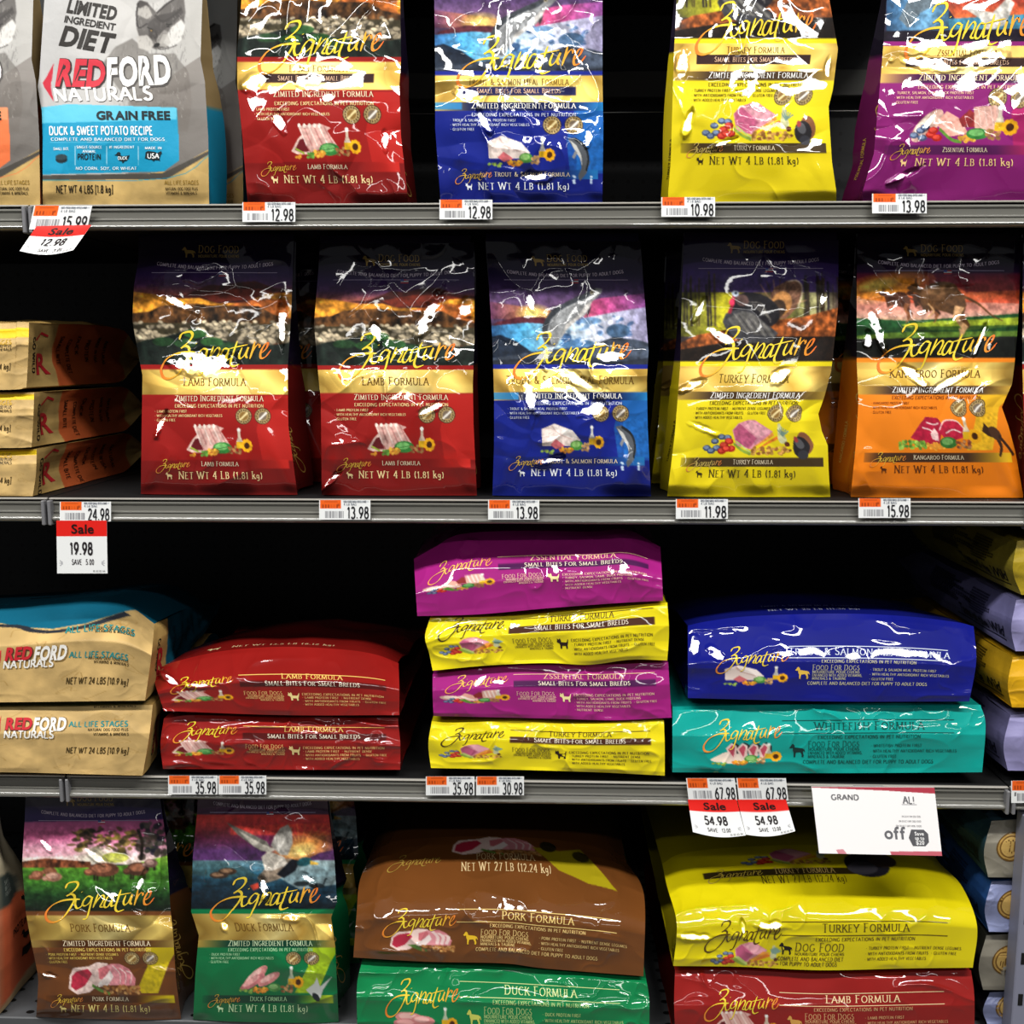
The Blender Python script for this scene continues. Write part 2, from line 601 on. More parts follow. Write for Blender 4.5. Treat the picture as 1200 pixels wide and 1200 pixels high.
def set_text(txt, font='serif', smallcaps=True):
    """-> verts (n,2) in cap-height units (y up), quads, tris, total width"""
    Vs, Q, T = [], [], []
    x, nb = 0.0, 0
    first = True
    for ch in txt:
        if ch == ' ':
            x += {'serif': .52, 'micro': .48, 'slim': .4}.get(font, .36)
            first = True
            continue
        if font in ('round', 'roundbold', 'block', 'blockout'):
            adv, v, f = sans_glyph(ch, {'round': 0.0, 'roundbold': .022, 'block': .042, 'blockout': .075}[font])
            adv += {'block': .06, 'blockout': .06}.get(font, 0)
            s = 1.0
            T.append(f + nb)
        else:
            tx, ty, se = {'serif': (.125, .06, True), 'micro': (.17, .1, False), 'sans': (.17, .15, False), 'heavy': (.3, .22, False), 'slim': (.15, .12, False)}[font]
            adv, v, f = pen_glyph(ch, tx, ty, se)
            s = 1.13 if (smallcaps and first and font == 'serif') else 1.0
            adv += {'heavy': .16, 'serif': .15, 'micro': .13}.get(font, .1)
            Q.append(f + nb)
        v = v * s
        Vs.append(v + np.array([x, 0]))
        nb += len(v)
        x += adv * s
        first = False
    Vv = np.concatenate(Vs) if Vs else np.zeros((0, 2))
    cat = lambda a, k: np.concatenate(a) if a else np.zeros((0, k), int)
    return Vv, cat(Q, 4), cat(T, 3), x


# traced strokes of the script wordmark; x 0..1 over its width, y up in the same unit
_S = [
    ([(268, 165), (290, 125), (330, 110), (362, 112), (366, 140), (335, 182), (274, 228), (310, 212), (334, 228), (328, 268), (300, 320), (262, 375), (212, 425), (158, 448), (115, 440), (100, 405), (112, 362), (160, 305), (230, 270), (300, 257), (375, 256)], 1.0),
    ([(346, 250), (336, 296), (344, 330), (372, 322), (402, 282)], .8), ([(386, 197), (398, 190)], 1.1),
    ([(470, 238), (436, 232), (402, 268), (392, 300), (416, 308), (452, 274), (470, 236), (452, 300), (432, 368), (408, 416), (378, 424)], .8),
    ([(516, 212), (494, 266), (470, 326)], .8), ([(478, 306), (512, 258), (546, 224), (560, 238), (546, 276), (526, 314), (548, 320)], .75),
    ([(624, 232), (592, 234), (562, 284), (558, 318), (584, 316), (618, 262), (630, 230), (614, 286), (612, 314), (640, 300)], .8),
    ([(694, 176), (666, 250), (640, 326), (656, 358), (706, 342)], .85), ([(630, 232), (700, 216), (768, 202)], .6),
    ([(728, 222), (706, 278), (714, 302), (746, 276), (776, 216), (756, 276), (764, 300)], .8),
    ([(822, 178), (804, 244), (784, 306)], .85), ([(798, 268), (816, 232), (836, 206), (852, 200), (858, 214), (852, 226)], .8),
    ([(868, 266), (904, 232), (918, 192), (894, 202), (866, 256), (868, 298), (902, 290), (942, 240)], .85),
]


def wordmark():
    Vs, F, nb = [], [], 0
    for P, k in _S:
        P = (np.array(P, float) - np.array([100, 300])) / 840.0 * np.array([1, -1])
        P = spline(P, 6)
        d = np.gradient(P, axis=0)
        ang = np.arctan2(d[:, 1], d[:, 0])
        wd = k * (0.0085 + 0.018 * np.abs(np.sin(ang - R(35))))
        wd *= np.minimum(1, 0.45 + np.minimum(np.arange(len(P)), np.arange(len(P))[::-1]) * 0.25)
        L, Q = offset_line(P, wd)
        n = len(P)
        Vs += [L, Q]
        F += [[nb + i, nb + n + i, nb + n + i + 1, nb + i + 1] for i in range(n - 1)]
        nb += 2 * n
    return np.concatenate(Vs), np.array(F, int)


WORD_V, WORD_F = wordmark()
DOG = [(0, .72), (.06, .8), (.12, .92), (.2, 1), (.3, .9), (.34, .72), (.8, .66), (.9, .6), (.98, .35), (1, .4), (.94, .62), (.9, .5), (.87, .36), (.93, .12), (.9, 0), (.8, 0), (.8, .2), (.7, .38), (.42, .36), (.39, .15), (.39, 0), (.29, 0), (.28, .35), (.22, .5), (.2, .68), (.08, .66)]
PUP = [(0, .66), (.05, .8), (.04, 1), (.18, .86), (.3, 1), (.36, .8), (.38, .62), (.8, .58), (.88, .66), (.95, .9), (1, .88), (.95, .5), (.9, .3), (.92, 0), (.78, 0), (.76, .26), (.44, .28), (.42, 0), (.28, 0), (.26, .35), (.2, .5), (.06, .58)]
DUCK = [(0, .7), (.14, .78), (.2, .95), (.32, 1), (.42, .9), (.42, .68), (.56, .6), (.9, .66), (1, .74), (.94, .4), (.8, .2), (.64, .16), (.62, .02), (.52, .02), (.52, .16), (.34, .22), (.26, .4), (.28, .62), (.16, .68)]


class Panel:
    """a printed sheet: grid of points P[v][u] (v downwards), its print, and lettering laid on the film"""

    def __init__(s, P, canvas, wpx, hpx, T=None):
        s.P = np.asarray(P, float)
        s.nv, s.nu = s.P.shape[:2]
        du = np.gradient(s.P, axis=1)
        dv = np.gradient(s.P, axis=0)
        n = np.cross(dv, du)
        s.N = n / np.maximum(np.linalg.norm(n, axis=2), 1e-12)[..., None]
        s.rgba = canvas.out() if isinstance(canvas, Canvas) else np.broadcast_to(np.append(lin(col(canvas)), 0.0), (s.nv, s.nu, 4))
        s.wpx, s.hpx, s.T = wpx, hpx, T
        s.gv, s.gq, s.gt, s.gc, s.gl = [], [], [], [], []
        s.ng = 0

    def add(s, uv, quads, tris, color, layer=1):
        uv = np.asarray(uv, float)
        if not len(uv):
            return
        c = np.asarray(color, float)
        if c.ndim == 1:
            c = np.broadcast_to(np.append(lin(c[:3]), c[3] if len(c) > 3 else 0.0), (len(uv), 4))
        s.gv.append(uv)
        s.gq.append(np.asarray(quads, int).reshape(-1, 4) + s.ng)
        s.gt.append(np.asarray(tris, int).reshape(-1, 3) + s.ng)
        s.gc.append(c)
        s.gl.append(np.full(len(uv), layer, float))
        s.ng += len(uv)

    def map(s, pts):
        return np.asarray(pts, float) if s.T is None else np.asarray(s.T(np.asarray(pts, float)), float)

    def text(s, txt, u, v, cap, color, font='serif', width=None, align='c', arcv=0.0, rot=0.0, shear=0.0, layer=1, squeeze=1.0):
        """baseline point (u, v); cap height and width in photo pixels; arcv: sag of the baseline in px"""
        V, Q, T, W = set_text(txt, font)
        if not len(V):
            return
        sx = cap * squeeze if width is None else width / W
        x = V[:, 0] * sx
        y = V[:, 1] * cap
        x = x + y * shear
        tot = W * sx
        x = x - (tot / 2 if align == 'c' else tot if align == 'r' else 0)
        if arcv:
            y = y - arcv * (1 - (2 * (x + (0 if align == 'c' else -tot / 2)) / tot) ** 2)
        if rot:
            c, d = math.cos(R(rot)), math.sin(R(rot))
            x, y = x * c - y * d, x * d + y * c
        b = s.map([(u, v)])[0]
        s.add(np.column_stack([b[0] + x / s.wpx, b[1] - y / s.hpx]), Q, T, col(color), layer)

    def logo(s, u, v, wide, c_mid='#efd23c', c_end='#e2632c', high=None, layer=2, rot=0.0):
        """script wordmark, left baseline end at (u, v), width in px"""
        x = WORD_V[:, 0] * wide
        y = WORD_V[:, 1] * (high or wide)
        if rot:
            c, d = math.cos(R(rot)), math.sin(R(rot))
            x, y = x * c - y * d, x * d + y * c
        k = np.abs(WORD_V[:, 0] - 0.48) / 0.52
        k = np.clip((k - 0.45) / 0.55, 0, 1)[:, None]
        c = lin(col(c_mid)) * (1 - k) + lin(col(c_end)) * k
        b = s.map([(u, v)])[0]
        s.add(np.column_stack([b[0] + x / s.wpx, b[1] - y / s.hpx]), WORD_F, [], np.column_stack([c, np.zeros(len(c))]), layer)

    def icon(s, shape, u, v, wd, hg, color, layer=1):
        """silhouette with its lower left corner at (u, v)"""
        P = np.array(shape, float)
        t = tessellate_polygon([[Vector((p[0], p[1], 0)) for p in P]])
        b = s.map([(u, v)])[0]
        s.add(np.column_stack([b[0] + P[:, 0] * wd / s.wpx, b[1] - P[:, 1] * hg / s.hpx]), [], t, col(color), layer)

    def rule(s, u0, u1, v, th, color, n=70, layer=1):
        uu = np.linspace(u0, u1, n)
        m = s.map(np.column_stack([uu, np.full(n, v)]))
        h = th / 2 / s.hpx
        V = np.concatenate([m - [0, h], m + [0, h]])
        s.add(V, [[i, n + i, n + i + 1, i + 1] for i in range(n - 1)], [], col(color), layer)

    def build(s, name, mat, parent):
        nu, nv = s.nu, s.nv
        V = s.P.reshape(-1, 3)
        N = s.N.reshape(-1, 3)
        C = s.rgba.reshape(-1, 4)
        a = (np.arange(nv - 1)[:, None] * nu + np.arange(nu - 1)[None]).ravel()
        f4 = np.column_stack([a, a + nu, a + nu + 1, a + 1])
        f3 = np.zeros((0, 3), int)
        if s.ng:
            uv = np.clip(np.concatenate(s.gv), 0, 1)
            ly = np.concatenate(s.gl)
            x, y = uv[:, 0] * (nu - 1), uv[:, 1] * (nv - 1)
            i, j = np.minimum(x.astype(int), nu - 2), np.minimum(y.astype(int), nv - 2)
            fx, fy = (x - i)[:, None], (y - j)[:, None]

            def bl(G):
                return (G[j, i] * (1 - fx) + G[j, i + 1] * fx) * (1 - fy) + (G[j + 1, i] * (1 - fx) + G[j + 1, i + 1] * fx) * fy
            gn = bl(s.N)
            gn /= np.linalg.norm(gn, axis=1)[:, None]
            gp = bl(s.P) + gn * (0.0004 + 0.00012 * ly)[:, None]
            q = np.concatenate(s.gq)
            t = np.concatenate(s.gt)
            # every letter faces outwards
            def fix(f):
                if not len(f):
                    return f
                e1, e2 = gp[f[:, 1]] - gp[f[:, 0]], gp[f[:, 2]] - gp[f[:, 0]]
                bad = (np.cross(e1, e2) * gn[f[:, 0]]).sum(1) < 0
                f[bad] = f[bad][:, ::-1]
                return f
            q, t = fix(q), fix(t)
            b = len(V)
            V, N, C = np.concatenate([V, gp]), np.concatenate([N, gn]), np.concatenate([C, np.concatenate(s.gc)])
            f4 = np.concatenate([f4, q + b])
            f3 = t + b
        return make_mesh(name, V, f4, f3, C, N, mat, parent)

# ------------------------------------------------------------------ the setting: gondola shelving
Z_DECK = {1: CZ + 0.185, 2: CZ - 0.173, 3: CZ - 0.540, 4: CZ - 0.890}
SEAM_L, SEAM_R = -0.626, 0.594


def pegboard():
    m = bpy.data.materials.new('black_pegboard')
    m.use_nodes = True
    nt = m.node_tree
    b = nt.nodes['Principled BSDF']
    b.inputs['Roughness'].default_value = 0.6
    tc = nt.nodes.new('ShaderNodeTexCoord')
    sc = nt.nodes.new('ShaderNodeVectorMath')
    sc.operation = 'SCALE'
    sc.inputs['Scale'].default_value = 1 / 0.0254
    fr = nt.nodes.new('ShaderNodeVectorMath')
    fr.operation = 'FRACTION'
    sb = nt.nodes.new('ShaderNodeVectorMath')
    sb.operation = 'SUBTRACT'
    sb.inputs[1].default_value = (0.5, 0.5, 0.5)
    ml = nt.nodes.new('ShaderNodeVectorMath')
    ml.operation = 'MULTIPLY'
    ml.inputs[1].default_value = (1, 0, 1)
    ln = nt.nodes.new('ShaderNodeVectorMath')
    ln.operation = 'LENGTH'
    lt = nt.nodes.new('ShaderNodeMath')
    lt.operation = 'GREATER_THAN'
    lt.inputs[1].default_value = 0.13
    mx = nt.nodes.new('ShaderNodeMix')
    mx.data_type = 'RGBA'
    mx.inputs[6].default_value = (0.0005, 0.0005, 0.0005, 1)
    mx.inputs[7].default_value = (0.012, 0.0125, 0.014, 1)
    L = nt.links.new
    L(tc.outputs['Object'], sc.inputs[0])
    L(sc.outputs[0], fr.inputs[0])
    L(fr.outputs[0], sb.inputs[0])
    L(sb.outputs[0], ml.inputs[0])
    L(ml.outputs[0], ln.inputs[0])
    L(ln.outputs['Value'], lt.inputs[0])
    L(lt.outputs[0], mx.inputs[0])
    L(mx.outputs[2], b.inputs['Base Color'])
    return m


props(solid('wall_back', [(-1.9, 1.9, 0.56, 0.60, 0.0, 2.2)], pegboard()), kind='structure')
props(solid('floor', [(-4, 4, -5, 0.6, -0.04, 0.0)], node_mat('vinyl_floor', rough=0.35, color='#6e6c68', vary=3)), kind='structure')
zb = float(at(745, 115, 0.53)[2])
props(solid('trim_1', [(-1.85, 1.85, 0.525, 0.559, zb, float(at(745, 84, 0.53)[2]))], node_mat('grey_back_rail', rough=0.5, color='#55534e')), kind='structure')
zw = float(at(745, 132, 0.45)[2])
props(solid('trim_2', [(-1.85, 1.85, 0.447, 0.4505, zw - .0012, zw + .0012)], node_mat('steel_wire', rough=0.25, metal=1.0, color='#c8c6c0')), kind='structure')


def shelf(x0, x1, z, label, ends):
    root = props(empty('shelf', ((x0 + x1) / 2, 0.0, z)), label, 'shelf', 'store shelves with grey price rails')
    solid('deck', [(x0 + .001, x1 - .001, 0.0, 0.555, z - .0035, z), (x0 + .002, x1 - .002, 0.012, 0.55, z - .021, z - .0036)], BLACK, root)
    solid('deck_edge', [(x0 + .001, x1 - .001, -0.0045, 0.0, z - .0026, z - .0004)], node_mat('bare_steel_edge', rough=0.4, color='#a8a49c'), root)
    prof = [(0.0, z - .0045), (-.003, z - .005), (-.0035, z - .0072), (-.0016, z - .009), (-.0012, z - .013), (-.0014, z - .0165), (-.0034, z - .0178), (-.0036, z - .0188), (-.0022, z - .0198),
            (-.0034, z - .0212), (-.0062, z - .0226), (-.0084, z - .0246), (-.0092, z - .0268), (-.0082, z - .0288), (-.0055, z - .0302), (0.004, z - .0304), (0.006, z - .0045)]
    rail = extrude_x('price_rail', prof[::-1], x0 + .003, x1 - .003, RAIL, root)
    for xe in ends:
        solid('end_cap', [(xe - .0022, xe + .0022, -0.0115, 0.004, z - .0345, z - .003)], node_mat('grey_end_cap', rough=0.4, color='#77777a'), rail)
    return root


rows = {1: 'upper', 2: 'second', 3: 'third'}
for k, wd in rows.items():
    z = Z_DECK[k]
    shelf(SEAM_L, SEAM_R, z, {1: 'wide shelf with grey price rail under the topmost row of standing bags', 2: 'wide shelf with grey price rail under the second row of standing bags', 3: 'wide shelf with grey price rail under the stacks of big flat bags'}[k], (SEAM_L + .0035, SEAM_R - .0035))
    shelf(SEAM_L - 1.0, SEAM_L - .0005, z, {1: 'shelf stub at the left edge under the orange and white bag', 2: 'shelf stub at the left edge under the three stacked kraft bags', 3: 'shelf stub at the left edge under the two large kraft sacks'}[k], (SEAM_L - .0045,))
    shelf(SEAM_R + .0005, SEAM_R + 1.0, z, {1: 'shelf stub at the right edge beside the topmost row', 2: 'shelf stub at the right edge under the red bag sliver', 3: 'shelf stub at the right edge holding the cut-off price tag'}[k], (SEAM_R + .0045,))


def perforated():
    m = node_mat('perforated_deck', rough=0.5, color='#55575a', vary=14).copy()
    m.name = 'perforated_steel'
    nt = m.node_tree
    b = nt.nodes['Principled BSDF']
    src = b.inputs['Base Color'].links[0].from_socket
    tc = nt.nodes.new('ShaderNodeTexCoord')
    mp = nt.nodes.new('ShaderNodeMapping')
    mp.inputs['Scale'].default_value = (1 / .0381, 1 / .0254, 0)
    fr = nt.nodes.new('ShaderNodeVectorMath')
    fr.operation = 'FRACTION'
    sb = nt.nodes.new('ShaderNodeVectorMath')
    sb.operation = 'SUBTRACT'
    sb.inputs[1].default_value = (0.5, 0.5, 0.0)
    ml = nt.nodes.new('ShaderNodeVectorMath')
    ml.operation = 'MULTIPLY'
    ml.inputs[1].default_value = (1.0, 1.0, 0.0)
    ln = nt.nodes.new('ShaderNodeVectorMath')
    ln.operation = 'LENGTH'
    gt = nt.nodes.new('ShaderNodeMath')
    gt.operation = 'GREATER_THAN'
    gt.inputs[1].default_value = 0.15
    mx = nt.nodes.new('ShaderNodeMix')
    mx.data_type = 'RGBA'
    mx.inputs[6].default_value = (0.001, 0.001, 0.001, 1)
    L = nt.links.new
    L(tc.outputs['Object'], mp.inputs[0])
    L(mp.outputs[0], fr.inputs[0])
    L(fr.outputs[0], sb.inputs[0])
    L(sb.outputs[0], ml.inputs[0])
    L(ml.outputs[0], ln.inputs[0])
    L(ln.outputs['Value'], gt.inputs[0])
    L(gt.outputs[0], mx.inputs[0])
    L(src, mx.inputs[7])
    L(mx.outputs[2], b.inputs['Base Color'])
    return m


z = Z_DECK[4]
shelf(SEAM_L, SEAM_R, CZ + .185 + .40, 'unseen wide shelf added above the topmost row to shade it', ())  # unseen shelf, added so the wall behind the top row stays dark
base = props(empty('shelf', (0, 0, z)), 'dark perforated base shelf under the lowest row of bags', 'shelf', 'store shelves with grey price rails')
solid('deck', [(-1.6, 1.6, 0.0, 0.555, z - .02, z)], perforated(), base)
solid('kick_plate', [(-1.6, 1.6, 0.012, 0.03, 0.0, z - .02)], BLACK, base)

# slotted upright at the right seam, in front of the lowest row
xu = float(at(1191, 1100, -0.012)[0])
up = props(solid('upright_post', [(xu, xu + .04, -0.016, 0.012, 0.0, Z_DECK[3] - .036)], node_mat('grey_upright', rough=0.45, color='#85879a')), kind='structure')
props(up, 'grey slotted upright post at the right edge of the lowest row', 'post')
slots = [(xu + .006, xu + .012, -0.0168, -0.0155, zz, zz + .016) for zz in (float(at(1195, yy, -.016)[2]) for yy in (1083, 1130, 1178))]
for sl_ in slots:
    solid('slot', [sl_], BLACK, up)

# ------------------------------------------------------------------ what is printed on the bags
NIGHT = '#0d0a16'


def noisec(U, V, base, amt, fx, fy, seed):
    n = fbm(U * fx, V * fy, seed, 3)[..., None]
    return np.clip(col(base) * (1 + amt * n), 0, 1)


def crop(ox, oy, k):
    return lambda P: [(ox + x * k, oy + y * k) for x, y in P]


def top_night(c, sky):
    c.full(lambda U, V, p: np.where((V < .5)[..., None], ramp(V, sky), p))


# each scene painter draws in photo pixels of the bag it was traced from (mapped by the canvas)
def sc_lamb(c, q):
    K = crop(360, 300, .175)
    rs = np.random.RandomState(3)
    c.poly(K([(270, 305), (400, 300), (480, 270), (560, 235), (650, 240), (760, 220), (870, 212), (1000, 255), (1160, 275), (1160, 345), (600, 350), (400, 322)]), '#3c1917')
    c.poly(K([(500, 300), (700, 262), (900, 262), (1160, 300), (1160, 340), (800, 330), (600, 345)]), '#7a2c1c', .75)
    c.poly(K([(20, 275), (200, 295), (350, 322), (500, 318), (620, 350), (800, 350), (950, 290), (1180, 280), (1180, 440), (20, 440)]), lambda U, V: noisec(U, V, '#cc862a', .35, 26, 60, 4))
    c.poly(K([(700, 360), (900, 320), (1100, 330), (1100, 470), (700, 470)]), lambda U, V: noisec(U, V, '#a8542a', .35, 26, 60, 9), .8)
    c.poly(K([(20, 415), (160, 402), (240, 368), (350, 358), (480, 352), (620, 368), (900, 368), (1000, 420), (1180, 460), (1180, 500), (20, 490)]), lambda U, V: noisec(U, V, '#4a301a', .6, 34, 46, 5))
    c.poly(K([(20, 470), (1180, 480), (1180, 600), (20, 600)]), '#3a3424')
    for i in range(150):
        x, y = rs.uniform(20, 1180), rs.uniform(462, 600)
        k = .7 + (y - 462) / 138 * .7
        t = np.array([.72, .66, .55]) * rs.uniform(.65, 1.25)
        (X, Y), = K([(x, y)])
        c.ell(X, Y, 4.4 * k, 2.7 * k, np.clip(t * .5, 0, 1), rs.uniform(-30, 30))
        c.ell(X, Y - .5, 3.9 * k, 2.1 * k, np.clip(t, 0, 1), rs.uniform(-30, 30))
    c.poly(K([(20, 610), (120, 580), (250, 560), (420, 520), (560, 560), (760, 600), (1000, 610), (1180, 590), (1180, 790), (20, 790)]), lambda U, V: noisec(U, V, '#18211c', .4, 20, 20, 6))
    for x, y, a in ((470, 540, .9), (580, 590, .8), (400, 600, .7), (250, 590, .5), (700, 620, .5)):
        (X, Y), = K([(x, y)])
        c.ell(X, Y, 14, 5, '#2c5c2c', 0, a)


SKY_LAMB = [(0, NIGHT), (.09, '#150e24'), (.15, '#2c1c48'), (.19, '#43284e'), (.225, '#8a4a44'), (.25, '#c86a48'), (.3, '#b86030'), (.5, '#141414')]


def sc_trout(c, q):
    K = crop(565, 330, .175)
    c.poly(K([(20, 130), (500, 200), (800, 110), (1180, 70), (1180, 200), (700, 260), (20, 250)]), lambda U, V: ramp(U, [(0, '#6a3a58'), (.28, '#d88a4a'), (.5, '#c86a60'), (.7, '#d8508a'), (1, '#8a4a90')]), .85)
    c.glow(*K([(345, 215)])[0], 22, 12, '#f8d878')
    c.poly(K([(100, 270), (250, 235), (420, 240), (500, 300), (20, 330)]), '#5a2a34')
    c.poly(K([(20, 300), (300, 275), (520, 290), (700, 240), (860, 210), (1000, 185), (1180, 160), (1180, 480), (20, 480)]), lambda U, V: ramp(U, [(0, '#3a6ea8'), (.2, '#56b0e0'), (.4, '#9cc4dc'), (.65, '#d4dcec'), (1, '#9a94b8')]))
    rs = np.random.RandomState(5)
    for i in range(46):
        x, y = rs.uniform(500, 1000), rs.uniform(230, 430)
        (X, Y), = K([(x, y)])
        c.ell(X, Y, rs.uniform(2, 5), rs.uniform(1, 2.6), rs.choice(['#3a5c8c', '#6c92bc', '#f0f4fa']), rs.uniform(-30, 30), .75)
    for (x, y, a, b, t) in ((910, 330, 80, 48, '#3a5878'), (730, 262, 70, 24, '#6a90b8'), (640, 420, 120, 34, '#4a78a8'), (560, 375, 40, 28, '#30507c')):
        (X, Y), = K([(x, y)])
        c.ell(X, Y, a * .175, b * .175, t, 0, .9)
    c.poly(K([(20, 380), (120, 355), (230, 400), (330, 470), (480, 470), (480, 640), (20, 640)]), '#1c2636')
    c.poly(K([(480, 450), (700, 440), (880, 370), (1040, 390), (1180, 430), (1180, 640), (20, 640), (20, 520)]), lambda U, V: noisec(U, V, '#38404e', .35, 12, 30, 8))
    c.poly(K([(20, 530), (400, 510), (900, 540), (1180, 500), (1180, 640), (20, 640)]), '#20242e', .8)
    fish = [(398, 365), (404, 300), (425, 245), (462, 195), (520, 158), (590, 125), (650, 92), (720, 62), (765, 42), (805, 48), (800, 72), (770, 105), (735, 135), (715, 190), (690, 225), (630, 262), (575, 308), (535, 360), (512, 405), (495, 440), (450, 440), (415, 410)]
    c.poly(K(fish), '#8c8e90')
    c.poly(K([(398, 365), (404, 300), (425, 245), (462, 195), (520, 158), (650, 92), (765, 42), (700, 110), (560, 180), (480, 240), (450, 310), (455, 380), (490, 430), (430, 420)]), '#3c4046')
    c.line(K([(470, 420), (445, 340), (465, 260), (540, 190), (640, 140)]), 1.6, '#c8cacc', .8)
    c.poly(K([(560, 290), (640, 230), (700, 150), (740, 128), (710, 190), (640, 255), (560, 330), (520, 400)]), '#c8c4c0')
    c.ell(*K([(735, 72)])[0], 2.2, 2.0, '#c8b890')
    c.ell(*K([(735, 72)])[0], 1.1, 1.0, '#101010')
    c.poly(K([(700, 200), (730, 165), (722, 200), (705, 240)]), '#3a3238')


SKY_TROUT = [(0, NIGHT), (.12, '#1a1230'), (.17, '#3a2a52'), (.24, '#64486e'), (.5, '#20242e')]


def sc_turkey(c, q):
    K = crop(770, 260, .1917)
    c.poly(K([(100, 430), (1120, 430), (1120, 700), (100, 700)]), lambda U, V: ramp(U, [(0, '#5a5a20'), (.14, '#8a8a24'), (.3, '#c8c020'), (.5, '#6a5a30'), (.72, '#6a6a34'), (.9, '#c8c48a'), (1, '#4a3a34')]), .92)
    rs = np.random.RandomState(8)
    for i in range(30):
        x = rs.choice([rs.uniform(120, 380), rs.uniform(860, 1110)])
        c.line(K([(x, rs.uniform(300, 400)), (x + rs.uniform(-16, 16), 640)]), rs.uniform(.8, 3.2), rs.choice(['#2a2418', '#3c3020', '#1c1626']), .85)
    c.poly(K([(80, 770), (250, 690), (420, 660), (720, 600), (900, 580), (1120, 520), (1120, 900), (80, 900)]), lambda U, V: noisec(U, V, '#8c4a22', .45, 40, 60, 2))
    c.poly(K([(80, 790), (400, 740), (700, 700), (1120, 700), (1120, 940), (80, 940)]), '#17120f', .94)
    # tail fan, body, wing, head
    c.poly(K([(690, 450), (720, 400), (790, 362), (850, 355), (885, 385), (880, 450), (850, 530), (790, 590), (730, 590)]), '#7a5440')
    for k in range(9):
        a = R(-62 + k * 13)
        c.line(K([(735, 540), (735 + 190 * math.sin(a + .5), 540 - 190 * math.cos(a + .5))]), 1.3, ['#b88a6a', '#4a3024'][k % 2], .7)
    c.line(K([(800, 364), (850, 358), (884, 388), (884, 450), (860, 530)]), 1.8, '#d8c4a8', .8)
    c.ell(*K([(760, 500)])[0], 12, 15, '#c88a4a', 20, .8)
    c.ell(*K([(740, 530)])[0], 9, 11, '#3c2c20', 20)
    c.ell(*K([(600, 540)])[0], 30, 20, '#1e1c20', 18)
    c.poly(K([(400, 610), (420, 560), (500, 530), (560, 520), (640, 600), (740, 680), (700, 740), (560, 740), (440, 700)]), '#3a3a3e')
    c.poly(K([(430, 590), (520, 545), (590, 560), (680, 640), (720, 700), (600, 690), (480, 660)]), '#5c5a58')
    for k in range(7):
        c.line(K([(470 + k * 30, 560 + k * 10), (560 + k * 26, 680 + k * 6)]), 1.0, ['#8c8880', '#242226'][k % 2], .8)
    for k in range(5):
        c.line(K([(560 + k * 16, 490 + k * 14), (640 + k * 12, 500 + k * 22), (660 + k * 8, 560 + k * 14)]), .9, '#9a9488', .75)
    c.ell(*K([(520, 480)])[0], 8, 7, '#5a4440', 30)
    c.line(K([(470, 450), (462, 500), (440, 560)]), 4, '#8a2434')
    c.ell(*K([(458, 492)])[0], 3.4, 4.2, '#d83858')
    c.ell(*K([(478, 438)])[0], 4.4, 3.6, '#b8c4d4')
    c.ell(*K([(482, 436)])[0], 1.6, 1.4, '#26303c')


SKY_TURKEY = [(0, '#100c1c'), (.1, '#21163a'), (.16, '#34225e'), (.22, '#44306a'), (.28, '#5a4a50'), (.5, '#17120f')]


def sc_kanga(c, q):
    K = crop(930, 250, .225)
    c.poly(K([(310, 310), (1190, 310), (1190, 560), (310, 560)]), lambda U, V: ramp(V, [(.14, '#3c1838'), (.19, '#8a2838'), (.24, '#d0542c'), (.29, '#c05040'), (.33, '#c89880'), (.36, '#8a8a60')]))
    c.glow(*K([(480, 385)])[0], 60, 18, '#f4a828', -10)
    c.glow(*K([(980, 400)])[0], 46, 14, '#d06840', -6)
    c.glow(*K([(440, 372)])[0], 26, 8, '#fbe070', -10)
    c.poly(K([(760, 330), (1190, 320), (1190, 400), (900, 410)]), '#6a2030', .7)
    c.poly(K([(310, 440), (560, 470), (800, 460), (1190, 470), (1190, 540), (310, 540)]), '#c8a090', .6)
    c.poly(K([(310, 545), (600, 560), (900, 540), (1190, 520), (1190, 640), (310, 640)]), '#1f4a26')
    c.poly(K([(560, 580), (760, 560), (920, 555), (1190, 540), (1190, 585), (900, 610), (620, 610)]), '#a8b830', .9)
    c.poly(K([(310, 600), (700, 590), (1190, 580), (1190, 660), (310, 660)]), '#1a3a1c', .75)
    c.poly(K([(310, 640), (520, 620), (1190, 612), (1190, 646), (310, 664)]), '#5c7a2a', .9)
    c.poly(K([(310, 655), (1190, 640), (1190, 840), (310, 840)]), '#121410')

    def roo(dx, dy, s, t1, t2):
        M = lambda P: K([(dx + x * s, dy + y * s) for x, y in P])
        c.poly(M([(0, 40), (22, 20), (52, 12), (70, 40), (130, 46), (190, 22), (250, 30), (300, 80), (310, 130), (296, 180), (330, 230), (320, 250), (260, 190), (220, 170), (150, 150), (110, 160), (90, 180), (80, 140), (60, 70), (30, 62)]), t1)
        c.line(M([(290, 80), (370, 120), (440, 180), (500, 210)]), 3.4 * s, t1, 1, 1.0)
        c.poly(M([(250, 130), (300, 140), (270, 200), (320, 240), (290, 290), (270, 310), (284, 250), (240, 190)]), t2)
        c.line(M([(275, 250), (284, 290), (262, 320)]), 2.2 * s, t2)
        c.line(M([(110, 120), (140, 160), (110, 190)]), 2.0 * s, t2)
        c.line(M([(46, 18), (48, -12)]), 1.8 * s, t1)
        c.line(M([(62, 20), (66, -6)]), 1.6 * s, t2)
    roo(440, 395, .55, '#4a2a1c', '#8a5434')
    roo(585, 395, .55, '#3c2418', '#7a4a30')
    roo(590, 350, 1.0, '#55381f', '#c09468')
    c.ell(*K([(760, 405)])[0], 22, 11, '#6a4a30', -8)
    c.ell(*K([(770, 398)])[0], 16, 6, '#7c5a3c', -8)


